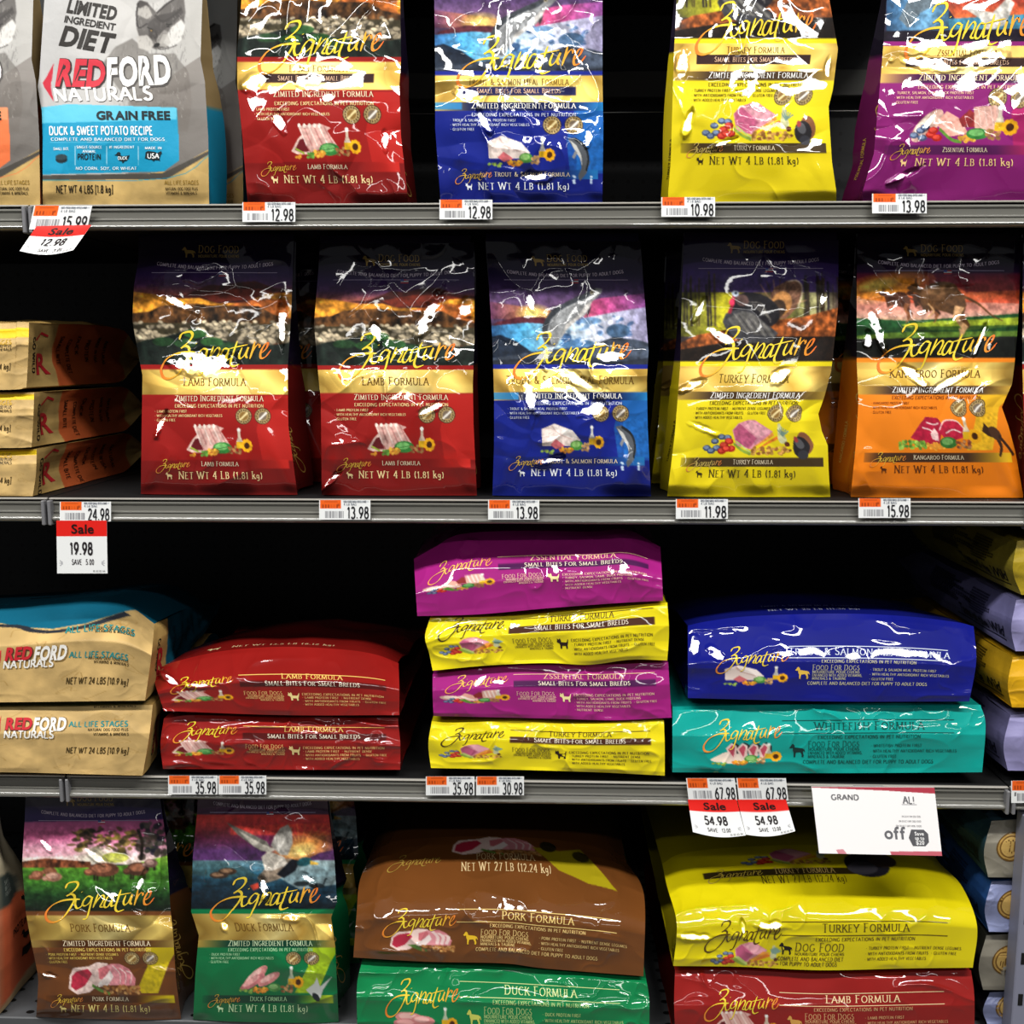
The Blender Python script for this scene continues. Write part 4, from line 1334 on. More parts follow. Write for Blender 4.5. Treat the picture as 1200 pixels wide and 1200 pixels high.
def paint_signature(c, o, kind, sb):
    """front print of a glossy film bag"""
    p = PAL[kind]
    fn, sky = SCENES[kind]
    T0 = o.T
    c.T = None
    yv = lambda V: np.interp(o.ytop + V * (o.ybot - o.ytop), o.ya, o.va)
    VV = yv(c.V)
    c.px[..., :3] = ramp(VV, sky)
    cn = OUT[CANON[kind]]
    c.T = lambda P: T0(cn.from_px(P))
    keepV = c.V
    c.V_art = VV
    # scenes use V as template v for their colour ramps
    scene_canvas = c
    _u, _v = c.U, c.V

    def put(sl, m, color, a, foil, _c=c):
        sub = _c.px[sl]
        cc = color(_c.U[sl], VV[sl]) if callable(color) else col(color)
        k = (m * a)[..., None]
        sub[..., :3] = sub[..., :3] * (1 - k) + cc * k
    c._put = put
    fn(c, None)
    del c._put
    c.blur(n=2)
    pm = sm(.13, .2, VV) * (VV < .5)
    c.grain(pm, .2, 34, 50, 3)
    c.grain(pm, .09, 90, 130, 5)
    c.T = T0
    W, Hh = o.xr(o.ybot - 60) - o.xl(o.ybot - 60), 295.0
    ar = W / Hh
    edge = .486 if not sb else .472
    n = fbm(c.U * 5, c.V * 7, 11)[..., None]
    main = col(p['main']) * (1 + .04 * n)
    m = (VV > edge)[..., None]
    c.px[..., :3] = np.where(m, np.clip(main, 0, 1), c.px[..., :3])
    lo = (VV > .86)[..., None]
    c.px[..., :3] = np.where(lo, col(p['lo']), c.px[..., :3])
    # accent glow printed at the right, strips, gold foil band
    if p['beam']:
        if kind in ('pork', 'duck', 'kanga'):
            c.poly([(.8, .615), (1.0, .6), (1.0, .66), (.96, .7), (.86, .845), (.7, .845), (.8, .72)], p['beam'], .85)
        else:
            c.poly([(.84, .6), (1.02, .6), (1.02, .86), (.8, .86), (.78, .74)], p['beam'], .55)
    b0, b1 = (.503, .596) if not sb else (.489, .592)
    gold = lambda U, V: ramp(np.mod(U * 1.0 + .06 * np.sin(V * 40), 1.0), [(0, '#a8853a'), (.18, '#d8b85e'), (.3, p['band']), (.55, '#f0dc90'), (.72, p['band']), (.86, '#e0c468'), (1, '#a8853a')])
    c.rect(-.02, b0, 1.02, b1, gold, 1, .55)
    if sb:
        c.rect(.14, .532, .84, .566, '#2e1a1c' if kind != 'trout' else '#1a1c50', .96)
    if p['strip']:
        c.rect(-.02, b1, 1.02, b1 + .034, lambda U, V: ramp(U, [(0, p['band']), (.22, p['strip']), (.8, p['strip']), (1, p['band'] if kind != 'trout' else '#2a8ad0')]), .95)
    if kind == 'trout':
        c.rect(-.02, b1 + .002, .16, b1 + .03, '#2a8ad0', .8)
        c.rect(.84, b1 + .034, 1.02, .87, '#2272c0', .55)
    # faint strip with the small name
    c.rect(.06 if p['strip'] else .24, .856, .97, .892, lambda U, V: ramp(U, [(0, p['main']), (.16, p['fb']), (.7, p['fb']), (.95, p['beam'] or p['fb'])]), .9)
    # two round seals
    for k, u in enumerate((.695, .825)):
        rx, ry = .056, .056 * ar
        c.ell(u, .682, rx, ry, '#2a2018')
        c.ell(u, .682, rx * .92, ry * .92, '#b49a66')
        for a in range(16):
            t = R(a * 22.5)
            c.ell(u + rx * .72 * math.cos(t), .682 + ry * .72 * math.sin(t), rx * .09, ry * .12, '#3c2e1c', n=6)
        c.ell(u, .682, rx * .5, ry * .5, ['#8c6a34', '#7a6a58'][k])
        c.poly([(u - rx * .55, .682 + ry * .4), (u + rx * .45, .682 - ry * .55), (u + rx * .6, .682 - ry * .35), (u - rx * .4, .682 + ry * .55)], ['#e8d49a', '#ece6dc'][k])
    food(c, kind, {'lamb': (.1, .705, .76, .845), 'trout': (.3, .72, .72, .845), 'turkey': (.2, .705, .78, .85), 'kanga': (.28, .71, .78, .85), 'pork': (.22, .7, .75, .855), 'duck': (.31, .71, .79, .85), 'zss': (.2, .7, .8, .85)}[kind] if kind != 'lamb' else (.3, .715, .755, .846))
    fm = (VV > .7) & (VV < .856) & (np.abs(c.px[..., :3] - col(p['main'])).sum(-1) > .25)
    c.grain(fm, .13, 60, 90, 8)
    # the small animal beside it
    if kind == 'turkey':
        c.ell(.86, .8, .05, .045, '#8c5a3c')
        c.ell(.83, .815, .055, .042, '#2c2a2c')
        c.ell(.82, .8, .03, .02, '#5c5c60', 20)
        c.ell(.84, .845, .035, .018, '#3a3a40')
        c.ell(.805, .785, .014, .012, '#a84040')
    elif kind == 'trout':
        c.poly([(.79, .735), (.83, .73), (.88, .75), (.915, .79), (.92, .83), (.9, .87), (.86, .9), (.85, .88), (.87, .85), (.865, .82), (.85, .79), (.82, .77)], '#565a60')
        c.poly([(.8, .74), (.84, .76), (.87, .8), (.875, .84), (.86, .81), (.83, .78)], '#c8c8c4')
        c.line([(.83, .735), (.89, .765), (.912, .81), (.9, .86)], .012, '#24282c')
        c.line([(.84, .785), (.82, .81)], .016, '#8a8c90')
        for k in range(16):
            c.ell(.86 + .07 * math.cos(k * 2.1), .893 + .014 * math.sin(k * 1.3), .008, .004, '#c8dcf0', 0, .8)
    elif kind == 'kanga':
        c.line([(.83, .755), (.86, .775), (.9, .79), (.92, .83), (.9, .87)], .04, '#3a2418', 1, .012)
        c.ell(.9, .78, .04, .024, '#4a3020', 25)
        c.line([(.92, .79), (.96, .83), (.985, .865)], .016, '#3a2418')
    elif kind == 'duck':
        c.poly([(.78, .83), (.84, .8), (.86, .77), (.88, .815), (.97, .765), (.9, .83), (.88, .87), (.85, .88)], '#c8ccc8')
        c.ell(.85, .865, .03, .016, '#20242a', 30)


def letter_signature(P, o, kind, sb, pitch=1.0):
    p = PAL[kind]
    W = o.xr(o.ybot - 60) - o.xl(o.ybot - 60)
    s = (o.ya[3] - o.ya[1]) / 235.0
    dk = p['tx'] if kind == 'turkey' else p['tx']
    P.text('DOG FOOD', .52, .072, 7.2 * s, '#846c3a', width=.27 * W)
    P.text('NOURRITURE POUR CHIENS', .52, .09, 3.0 * s, '#8a7444', 'micro', width=.27 * W)
    P.icon(DOG, .28, .09, .09 * W, 12 * s, '#846c3a')
    P.text('COMPLETE AND BALANCED DIET FOR PUPPY TO ADULT DOGS', .5, .118, 3.7 * s, '#a89cae', 'micro', width=.76 * W, arcv=5 * s)
    P.rule(.1, .9, .146, .7, '#8c80a0')
    fu, fv = .53, .158
    for k in range(3):
        P.rule(fu, fu + .05, fv - .012 + k * .006, 1.0, ['#b04048', '#d8d4d8', '#b04048'][k], n=4)
    P.rule(fu, fu + .02, fv - .01, 2.4, '#3a4888', n=4, layer=2)
    P.logo(.135, .462 if not sb else .448, .76 * W, high=.76 * W * s * .98)
    gtxt = '#7a6a24' if kind in ('turkey',) else '#8a6a28'
    if sb:
        P.text(p['title'] if kind != 'trout' else 'TROUT & SALMON MEAL FORMULA', .5, .526, 6.0 * s, '#6a4a14', width=(.36 if kind != 'trout' else .6) * W)
        P.text('SMALL BITES FOR SMALL BREEDS', .5, .558, 4.5 * s, '#e0b89a', width=.5 * W)
    else:
        P.text(p['title'], .5, .563, 7.9 * s, '#6a4a18' if kind != 'turkey' else '#6a5818', width={'lamb': .44, 'trout': .84, 'turkey': .48, 'kanga': .6, 'pork': .42, 'duck': .43, 'zss': .6}[kind] * W)
    light = '#f0dcb8' if kind in ('lamb', 'zss', 'pork') else '#f4f2ec' if kind != 'duck' else '#c8e4b8'
    P.text('ZIMITED INGREDIENT FORMULA', .53, .622 if not sb else .617, 5.5 * s, light, width=.62 * W)
    P.text('EXCEEDING EXPECTATIONS IN PET NUTRITION', .53, .648, 3.7 * s, p['tx'], 'micro', width=.62 * W)
    for k, b in enumerate(BULLETS[kind]):
        wd = min(.54, .0112 * len(b)) * W
        P.text(b, .09 if kind != 'turkey' else .12, .668 + k * .0175, 2.8 * s, p['tx'], 'micro', width=wd, align='l')
    P.logo(.1, .885, .225 * W, '#d8b040' if kind != 'turkey' else '#c8b060', '#e07a3c')
    P.text(p.get('short', p['title']), .52 if kind != 'trout' else .57, .881, 4.4 * s, '#e0d0b0' if kind != 'duck' else '#a8d8a4', width={'lamb': .25, 'trout': .46, 'kanga': .32}.get(kind, .26) * W)
    P.text('NET WT 4 LB (1.81 kg)', .52, .932, 7.2 * s, p['net'], width=.56 * W)
    P.icon(PUP if sb else DOG, .16, .934, 8, 8 * s, p['net'] if kind != 'turkey' else '#3a3014')


def rumple(U, V, seed, amp, asp=1.5):
    """film relief in metres: flat facets with sharp folds, strongest in patches, plus slack waves"""
    patch = sm(-.25, .45, fbm(U * 2.2, V * 2.2 * asp, seed + 40, 2))
    h = amp * .027 * facets(U, V, seed, 15, asp) * (.35 + .65 * patch)
    h = h + amp * .0035 * facets(U, V, seed + 1, 60, asp) * patch
    rg = 1 - np.abs(vnoise(U * 5.5 + .7 * vnoise(U * 4, V * 6, seed + 8), V * 5.5 * asp, seed + 9))
    h = h + amp * .0035 * rg ** 3 * patch
    h = h + .0035 * fbm(U * 2.3, V * 2.3 * asp, seed + 2, 2)
    h = h - amp * .0004 * np.abs(vnoise(U * 11, V * 11 * asp, seed + 3)) * patch
    return h


SPOTS = {  # where glint-making facets are shaped into each bag's film
    'lamb_a': [(236, 323, 15, 8, -25), (205, 353, 24, 5, 25), (238, 426, 34, 12, 0), (331, 378, 4, 24, 0), (188, 498, 3, 14, 25)],
    'lamb_b': [(502, 372, 7, 27, 25), (441, 390, 5, 12, -15), (546, 360, 7, 10, 0), (504, 479, 13, 4, -25), (391, 560, 14, 3, -45)],
    'trout': [(715, 417, 14, 7, 0), (672, 443, 28, 6, 20), (622, 465, 6, 15, -15), (697, 479, 15, 7, -20), (622, 354, 4, 9, -20), (647, 539, 15, 4, -15)],
    'turkey': [(820, 362, 4, 12, 25), (846, 395, 15, 6, 30), (914, 441, 14, 6, -30), (810, 452, 15, 4, -20), (826, 503, 14, 4, 20), (965, 350, 4, 9, 20)],
    'kanga': [(1028, 386, 5, 24, -18), (1072, 441, 22, 5, 40), (1112, 448, 22, 4, -30), (1149, 397, 3, 18, 22), (1017, 398, 5, 8, 0)],
    'lamb_sb': [(300, 97, 13, 9, 0), (363, 97, 13, 10, 20), (327, 143, 5, 14, -25), (385, 115, 6, 5, 0), (452, 165, 4, 10, 0)],
    'trout_sb': [(547, 110, 13, 8, 0), (567, 142, 5, 13, -25), (630, 207, 17, 5, 0), (690, 160, 4, 10, 15), (613, 20, 13, 4, -20)],
    'turkey_sb': [(800, 76, 6, 15, 8), (881, 92, 6, 14, 0), (806, 145, 4, 17, 18), (970, 78, 3, 12, 12), (846, 168, 16, 3, -20)],
    'zss_sb': [(1090, 74, 30, 7, 8), (1150, 70, 24, 8, -12), (1088, 143, 3, 11, 30), (1060, 205, 20, 3, -25), (1190, 120, 4, 9, 20)],
    'pork': [(112, 1004, 13, 4, 38), (165, 1033, 3, 10, 20), (58, 1143, 9, 2.5, 10), (54, 990, 10, 3, 50)],
    'duck': [(310, 1040, 5, 11, -10), (342, 1076, 8, 5, 0), (360, 1029, 10, 4, 40), (263, 1085, 4, 7, -20), (330, 950, 7, 4, 0)],
}


def standing_bag(name, okey, label, row, cat='pet food bag', group=None, Y0=.02, D=.085, seed=1, amp=1.0, mat=None, painter=None, letterer=None, side=('#5a1512', '#160f20'), lean=.5, belly=.012, dens=.98, side_print=None, tuck=.016, edge_round=.012):
    mat = mat or FILM
    o = OUT[okey]
    zd = Z_DECK[row] + .0012
    xm = (o.xl(o.ybot) + o.xr(o.ybot)) / 2
    yb = ybase(xm, zd, Y0)
    W = float(o.xr(o.ybot - 40) - o.xl(o.ybot - 40))
    nu, nv = int(W * dens), int((yb - o.ytop) * dens)
    U, V = np.meshgrid(np.linspace(0, 1, nu), np.linspace(0, 1, nv))
    t = 1 - V
    prof = Y0 + D * lean * sm(.18, 1.08, t) - belly * np.sin(np.pi * np.clip(t / .62, 0, 1)) ** 1.2 - .004 * np.sin(np.pi * np.clip((t - .5) / .45, 0, 1))
    prof = prof + edge_round * np.abs(2 * U - 1) ** 3.2 * (.35 + .65 * sm(0, .3, t))
    fade = sm(0, .05, t)
    # bottom corner darts
    dart = np.exp(-((U * 1.0 - (.02 + .5 * t)) / .05) ** 2) + np.exp(-(((1 - U) - (.02 + .5 * t)) / .05) ** 2)
    Y = prof - rumple(U, V, seed, amp) * fade - .0028 * amp * dart * sm(.3, .1, t) * fade
    py = o.ytop + V * (yb - o.ytop)
    px = o.xl(py) * (1 - U) + o.xr(py) * U
    Y = glint_facets(px, py, Y, SPOTS.get(okey, ()), seed)
    P = at(px, py, Y)
    P[..., 2] = np.maximum(P[..., 2], zd)
    base = (P[-1, 0] + P[-1, -1]) / 2
    root = props(empty(name, (base[0], Y0 + D / 2, zd)), label, cat, group)
    c = Canvas(nu, nv)
    art = Outline(o.l, o.r, o.ytop, yb, o.ya[1:4])
    painter(c, art)
    front = Panel(P, c, W, yb - o.ytop, art.T)
    letterer(front, art)
    front.build('front_panel', mat, root)
    # gussets and back, closing the bag
    K = 10
    k = np.linspace(0, 1, K)[None, :]
    tt = t[::3, :1]
    dep = D * (1 - .88 * sm(.3, 1.0, tt))
    for sgn, edge, nm in ((1, P[::3, -1], 'side_gusset'), (-1, P[::3, 0], 'side_gusset')):
        G = np.repeat(edge[:, None, :], K, 1).copy()
        yback = np.maximum(edge[:, 1:2] + dep * .6, Y0 + D * (lean * sm(.18, 1.08, tt) + 1 - .9 * sm(.3, 1.0, tt) * 1.0) * 1.0)
        G[..., 1] = edge[:, 1:2] * (1 - k) + yback * k
        G[..., 0] -= sgn * (tuck * np.sin(np.pi * k) ** .8 + .002 * np.sin(k * 9 + 3)) * (.4 + .6 * sm(0, .3, tt))
        G[..., 2] = np.maximum(G[..., 2], zd)
        if sgn < 0:
            G = G[:, ::-1]
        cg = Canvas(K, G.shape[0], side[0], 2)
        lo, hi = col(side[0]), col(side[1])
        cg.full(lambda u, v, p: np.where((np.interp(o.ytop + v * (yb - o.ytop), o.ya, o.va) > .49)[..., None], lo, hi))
        gp = Panel(G, cg, D / .00113, yb - o.ytop)
        if side_print:
            side_print(gp, cg, sgn)
        gp.build(nm, mat, root)
        if sgn > 0:
            RB = G[:, -1]
        else:
            LB = G[:, 0]
    kk = np.linspace(0, 1, 9)[None, :, None]
    B = RB[:, None, :] * (1 - kk) + LB[:, None, :] * kk
    B[..., 1] += .008 * np.sin(np.pi * kk[..., 0]) * (1 - V[::3, :1])
    Panel(B, side[0], 100, 100).build('back_panel', mat, root)
    S0 = P[0, ::4]
    Bk = S0 + [0, .004, 0]
    up = np.array([0, .002, .009])
    Panel(np.stack([Bk, Bk + up, S0 + up, S0 + [0, -.0003, -.001]]), side[1], 100, 100).build('top_seal', mat, root)
    return root


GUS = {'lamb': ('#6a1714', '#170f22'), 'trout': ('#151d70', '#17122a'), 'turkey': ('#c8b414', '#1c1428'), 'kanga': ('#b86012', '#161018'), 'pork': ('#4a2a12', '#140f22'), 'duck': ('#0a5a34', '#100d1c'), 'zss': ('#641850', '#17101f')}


def gus_print(kind):
    def f(gp, cg, sgn):
        # vertical wordmark low on the gusset
        b = len(gp.gv)
        tint = '#c8a050' if kind != 'turkey' else '#4a4010'
        gp.logo(.62 if sgn > 0 else .5, .94 if sgn > 0 else .6, 78, tint, tint, rot=90 if sgn > 0 else -90)
        gp.text(PAL[kind]['title'], .2, .8, 4, tint, 'micro', rot=90, width=52)
    return f


def film_bag(okey, kind, label, row, sb=False, **kw):
    return standing_bag('dog_food_bag', okey, label, row, painter=lambda c, o: paint_signature(c, o, kind, sb), letterer=lambda P, o: letter_signature(P, o, kind, sb), side=GUS[kind], side_print=gus_print(kind), **kw)


def copy_bag(root, d, label, group=None):
    """a second bag standing behind: a copy of the thing and of its parts"""
    r = root.copy()
    COL.objects.link(r)
    r.location = Vector(root.location) + Vector(d)
    r['label'] = label
    for ch in list(root.children):
        q = ch.copy()
        COL.objects.link(q)
        q.parent = r
        for g in ch.children:
            h = g.copy()
            COL.objects.link(h)
            h.parent = q
    return r


# ---- kraft paper bags with a wolf
def paint_redford(c, o, accent, accent2):
    px = lambda P: o.T(o.from_px(P))
    dx = o.l[0, 0] - 52
    S = lambda P: [(x + dx, y) for x, y in P]
    c.T = lambda P: px(P)
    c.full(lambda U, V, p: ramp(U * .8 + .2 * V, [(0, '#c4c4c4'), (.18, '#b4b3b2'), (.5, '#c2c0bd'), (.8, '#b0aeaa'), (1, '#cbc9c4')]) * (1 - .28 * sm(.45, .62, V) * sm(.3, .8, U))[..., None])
    K = lambda P: S([(x * .25, y * .25) for x, y in P])
    e = lambda x, y, a, b, t, r=0, o_=1.0: c.ell(*K([(x, y)])[0], a * .25, b * .25, t, r, o_)
    # wolf: back and chest, head, ears, cheeks, muzzle
    c.poly(K([(480, 300), (540, 220), (620, 180), (700, 250), (820, 250), (880, 330), (900, 480), (880, 620), (700, 600), (560, 420), (500, 340)]), '#78746f', .85)
    rs = np.random.RandomState(4)
    for i in range(130):
        x, y = rs.uniform(520, 880), rs.uniform(200, 560)
        c.line(K([(x, y), (x + rs.uniform(-16, 4), y + rs.uniform(20, 46))]), rs.uniform(.5, 1.4), rs.choice(['#6c6864', '#a8a5a0', '#545150', '#8a8680']), .5)
    c.poly(K([(640, 130), (640, 40), (655, 0), (690, 10), (735, 60), (780, 20), (830, -20), (862, -10), (870, 60), (850, 150), (800, 220), (730, 232), (660, 200)]), '#5f5b58')
    c.poly(K([(645, 70), (650, 15), (668, 6), (700, 40), (715, 72), (690, 90)]), '#a8a49e')
    c.poly(K([(640, 20), (655, 0), (690, 14), (725, 60), (715, 40), (685, 24), (655, 40)]), '#4a4644')
    c.poly(K([(690, 110), (740, 70), (800, 60), (850, 30), (860, 60), (810, 110), (770, 140), (720, 190), (700, 170)]), '#423e3c')
    c.poly(K([(640, 170), (690, 165), (725, 205), (700, 240), (650, 225)]), '#c0bcb6', .95)
    c.poly(K([(800, 130), (850, 90), (868, 120), (850, 190), (800, 225), (765, 200)]), '#d4d2ce', .95)
    c.poly(K([(712, 200), (770, 140), (790, 150), (760, 205), (735, 225)]), '#8a8682')
    e(735, 212, 15, 10, '#262322', -20)
    e(708, 144, 9, 6, '#2c2826', 10)
    e(709, 144, 5, 4, '#b08848')
    e(788, 124, 8, 5, '#2c2826')
    for i in range(70):
        x, y = rs.uniform(640, 866), rs.uniform(10, 220)
        c.line(K([(x, y), (x + rs.uniform(-8, 6), y + rs.uniform(8, 22))]), rs.uniform(.4, .9), rs.choice(['#3c3836', '#9a9690', '#6c6864', '#c8c4be']), .45)
    c.poly(S([(150, 120), (245, 60), (260, 60), (260, 175), (240, 180), (190, 210), (150, 210)]), '#6a625c', .55)
    bx = c.pts(K([(470, -40), (900, 640)]))
    c.blur(bx[0, 0], bx[0, 1], bx[1, 0], bx[1, 1], 2)
    for i in range(420):
        x, y = rs.uniform(560, 875), rs.uniform(-10, 560)
        inside = ((x - 755) / 120) ** 2 + ((y - 110) / 130) ** 2 < 1 or (y > 200 and x > 560 + (300 - y) * .3)
        if inside:
            c.line(K([(x, y), (x + rs.uniform(-8, 8), y + rs.uniform(8, 24))]), rs.uniform(.4, .9), rs.choice(['#3c3836', '#9a9690', '#6c6864', '#d0ccc6', '#55504c']), .35)
    c.line(K([(648, 12), (640, 70), (650, 130), (690, 110)]), 2.0, '#2c2827', .8)
    c.line(K([(735, 62), (780, 20), (836, -16)]), 2.4, '#2c2827', .8)
    c.line(K([(725, 70), (760, 100), (800, 84), (850, 40)]), 3.0, '#34302e', .75)
    c.line(K([(690, 128), (720, 138), (735, 160), (728, 196)]), 2.0, '#3a3634', .8)
    c.line(K([(690, 128), (702, 134), (716, 140)]), 1.6, '#1c1a18', .9)
    c.line(K([(778, 112), (792, 116), (806, 112)]), 1.6, '#1c1a18', .9)
    c.line(K([(736, 222), (752, 232), (790, 226), (830, 210)]), 1.2, '#4a4644', .8)
    c.poly(K([(742, 214), (764, 160), (786, 160), (800, 200), (778, 222)]), '#b4b0aa', .7)
    e(735, 212, 15, 9, '#1c1a1a', -20)
    e(709, 145, 7, 5, '#1c1a18')
    e(709, 144, 4, 3, '#b08848')
    e(788, 125, 6, 4, '#1c1a18')
    # kraft base
    kr = lambda U, V: np.clip(col('#c8a869') * (1 + .1 * fbm(U * 9, V * 14, 6)[..., None]), 0, 1)
    c.poly(S([(20, 211), (150, 206), (200, 200), (250, 172), (270, 172), (270, 260), (20, 260)]), kr)
    c.poly(S([(20, 206), (190, 203), (250, 174), (250, 178), (195, 210), (20, 211)]), '#4e4a44')
    c.line(S([(20, 211), (195, 209), (250, 178)]), .9, accent, .8)
    # colour panel
    c.poly(S([(30, 128), (80, 122), (207, 126), (210, 188), (192, 201), (30, 205)]), accent)
    c.poly(S([(30, 128), (80, 122), (207, 126), (207, 140), (30, 145)]), accent2)
    c.poly(S([(50, 97), (63, 74), (60, 97), (63, 119)]), '#c0263a')
    for x in (88, 125, 162):
        c.line(S([(x, 171), (x, 194)]), .7, '#e8f4f8', .6)
    c.line(S([(58, 167), (196, 166)]), .6, '#e8f4f8', .5)
    c.ell(*S([(72, 187)])[0], 7, 4.2, '#14242c')
    c.ell(*S([(72, 184)])[0], 7, 3.4, '#2c4048')


def letter_redford(P, o, word, recipe, word_a, word_b):
    dx = o.l[0, 0] - 52
    f = lambda x, y: tuple(o.from_px([(x + dx, y)])[0])

    def tx(t, x, y, cap, c, font='sans', **k):
        P.text(t, *f(x, y), cap, c, font, **k)
    ink = '#26221f'
    tx('LIMITED', 78, 14, 15, ink, 'block', width=62, align='l', rot=-9, shear=.05)
    tx('INGREDIENT', 75, 26, 8, ink, 'roundbold', width=64, align='l', rot=-9)
    tx('DIET', 69, 52, 22, ink, 'block', width=66, align='l', rot=-9, shear=.12)
    for dxx, c1, c2, ly, fo in ((.7, '#3a2a2a', '#4a4644', 1, 'blockout'), (0, '#cc3040', '#f2f0ec', 3, 'block')):
        tx('RED', 65 + dxx, 100 + dxx, 30, c1, fo, width=58, align='l', rot=-1, layer=ly, shear=.08)
        tx('FORD', 125 + dxx, 101 + dxx, 32, c2, fo, width=77, align='l', rot=3, layer=ly, shear=.08)
        tx('NATURALS', 65 + dxx * .6, 119 + dxx * .6, 15, ['#4a4644', '#f4f2ee'][ly > 1], 'sans', width=116, align='l', rot=1, layer=ly)
    tx('GRAIN FREE', 113, 140, 9.5, '#16262c', 'block', width=88, align='l', rot=0)
    tx(recipe, 58, 158, 9.5, '#f2f6f6', 'sans', width=122, align='l')
    tx('COMPLETE AND BALANCED DIET FOR DOGS', 60, 165, 3.4, '#dcecf0', 'micro', width=134, align='l')
    tx('SMALL BITE', 72, 176, 3.0, '#e8f4f6', 'micro', width=18)
    tx('SINGLE-SOURCE', 105, 174, 3.0, '#e8f4f6', 'micro', width=30)
    tx('ANIMAL', 105, 179, 3.0, '#e8f4f6', 'micro', width=16)
    tx('PROTEIN', 105, 187, 6.5, '#16262c', 'sans', width=28)
    tx('#1 INGREDIENT', 143, 174, 3.0, '#e8f4f6', 'micro', width=30)
    P.icon(DUCK, *f(134, 191), 18, 13, '#16262c')
    tx(word_a, 144, 187, 3.4, '#e8f4f6', 'sans', width=11, layer=3)
    tx('MADE IN', 180, 175, 3.0, '#e8f4f6', 'micro', width=20)
    P.icon([(0, .3), (.05, .9), (.2, 1), (.6, .92), (.72, .8), (.95, 1), (1, .8), (.9, .5), (.86, .2), (.9, 0), (.8, .1), (.62, .14), (.5, 0), (.4, .16), (.2, .2)], *f(170, 189), 20, 12, '#16262c')
    tx('USA', 180, 185.5, 5.5, '#f2f6f6', 'sans', width=14, layer=3)
    tx('NO CORN, SOY, OR WHEAT', 125, 199, 3.4, '#dcecf0', 'micro', width=72)
    tx('NET WT 4 LBS [1.8 kg]', 66, 226, 8.5, '#2c2416', 'sans', width=67, align='l')
    tx('NATURAL DOG FOOD PLUS', 213, 223, 3.4, '#3c3018', 'micro', width=38)
    tx('VITAMINS & MINERALS', 213, 228, 3.4, '#3c3018', 'micro', width=36)
    tx('ALL LIFE STAGES', 213, 216, 4.5, '#a08038', 'sans', width=40)


def side_redford(gp, cg, sgn):
    pass


E_ = 'four pound dog food bags standing on the shelves'
# topmost row
red_duck = standing_bag('dog_food_bag', 'red_duck', 'white and grey bag with a wolf and a teal panel, kraft base, topmost row', 1, mat=PAPER_BAG, painter=lambda c, o: paint_redford(c, o, '#1496c0', '#5cc0dc'), letterer=lambda P, o: letter_redford(P, o, 'DUCK', 'DUCK & SWEET POTATO RECIPE', 'DUCK', ''), side=('#0e7898', '#8a744c'), seed=21, amp=.35, Y0=.012, D=.07, belly=.008)
copy_bag(red_duck, (.012, .105, 0), 'bag with a teal side half hidden behind the teal wolf bag')
standing_bag('dog_food_bag', 'red_salmon', 'white and grey wolf bag with an orange panel, cut by the left edge, topmost row', 1, mat=PAPER_BAG, painter=lambda c, o: paint_redford(c, o, '#f07a48', '#f49a6c'), letterer=lambda P, o: letter_redford(P, o, 'SALMON', 'SALMON & SWEET POTATO RECIPE', 'FISH', ''), side=('#b85c34', '#8a744c'), seed=22, amp=.35, Y0=.006, D=.07, belly=.008)
film_bag('lamb_sb', 'lamb', 'red bag with small bites banner over a sheep picture, topmost row', 1, True, seed=31, amp=1.0)
film_bag('trout_sb', 'trout', 'blue bag with small bites banner, topmost row', 1, True, seed=32, amp=1.0)
film_bag('turkey_sb', 'turkey', 'yellow bag with small bites banner, topmost row', 1, True, seed=36, amp=.7)
film_bag('zss_sb', 'zss', 'magenta bag at the right end of the topmost row', 1, True, seed=34, amp=.9)
# second row
lamb_a = film_bag('lamb_a', 'lamb', 'red bag beside the three stacked kraft bags, second row', 2, seed=41, amp=1.05, D=.095)
film_bag('lamb_b', 'lamb', 'red bag standing next to the blue trout bag, second row', 2, seed=42, amp=.95)
film_bag('trout', 'trout', 'blue bag with a leaping trout, second row', 2, seed=43, amp=1.15)
tk = film_bag('turkey', 'turkey', 'yellow bag with a turkey picture, second row', 2, seed=44, amp=.95)
kg = film_bag('kanga', 'kanga', 'orange bag with running kangaroos', 2, seed=45, amp=1.0)
copy_bag(tk, (-.006, .14, 0), 'yellow bag standing hidden behind the yellow turkey bag')
copy_bag(kg, (-.014, .14, 0), 'orange bag standing hidden behind the kangaroo bag')
copy_bag(lamb_a, (.02, .145, 0), 'red bag half hidden behind the red bag beside the kraft stack')
# lowest row
pk = film_bag('pork', 'pork', 'brown bag with pigs on a green meadow, lowest row', 4, seed=51, amp=.95, Y0=-.002)
dk = film_bag('duck', 'duck', 'green bag with a flying duck, lowest row', 4, seed=52, amp=1.0, Y0=-.002)
copy_bag(pk, (.006, .14, 0), 'brown bag standing hidden behind the pig picture bag')
copy_bag(dk, (.004, .14, 0), 'green bag standing hidden behind the flying duck bag')

# a bag in the neighbouring sections, cut by the frame
OUT['red_edge'] = Outline([(1199, 270), (1198, 420), (1202, 583)], [(1392, 270), (1394, 420), (1398, 583)], 283, 583, (313, 462, 558))
film_bag('red_edge', 'lamb', 'red bag cut by the right edge beside the kangaroo bag', 2, seed=61, amp=.8, Y0=.012)
OUT['wolf_side'] = Outline([(-180, 950), (-178, 1080), (-170, 1190)], [(-6, 950), (-1, 1040), (0, 1190)], 945, 1190, (960, 1100, 1180))


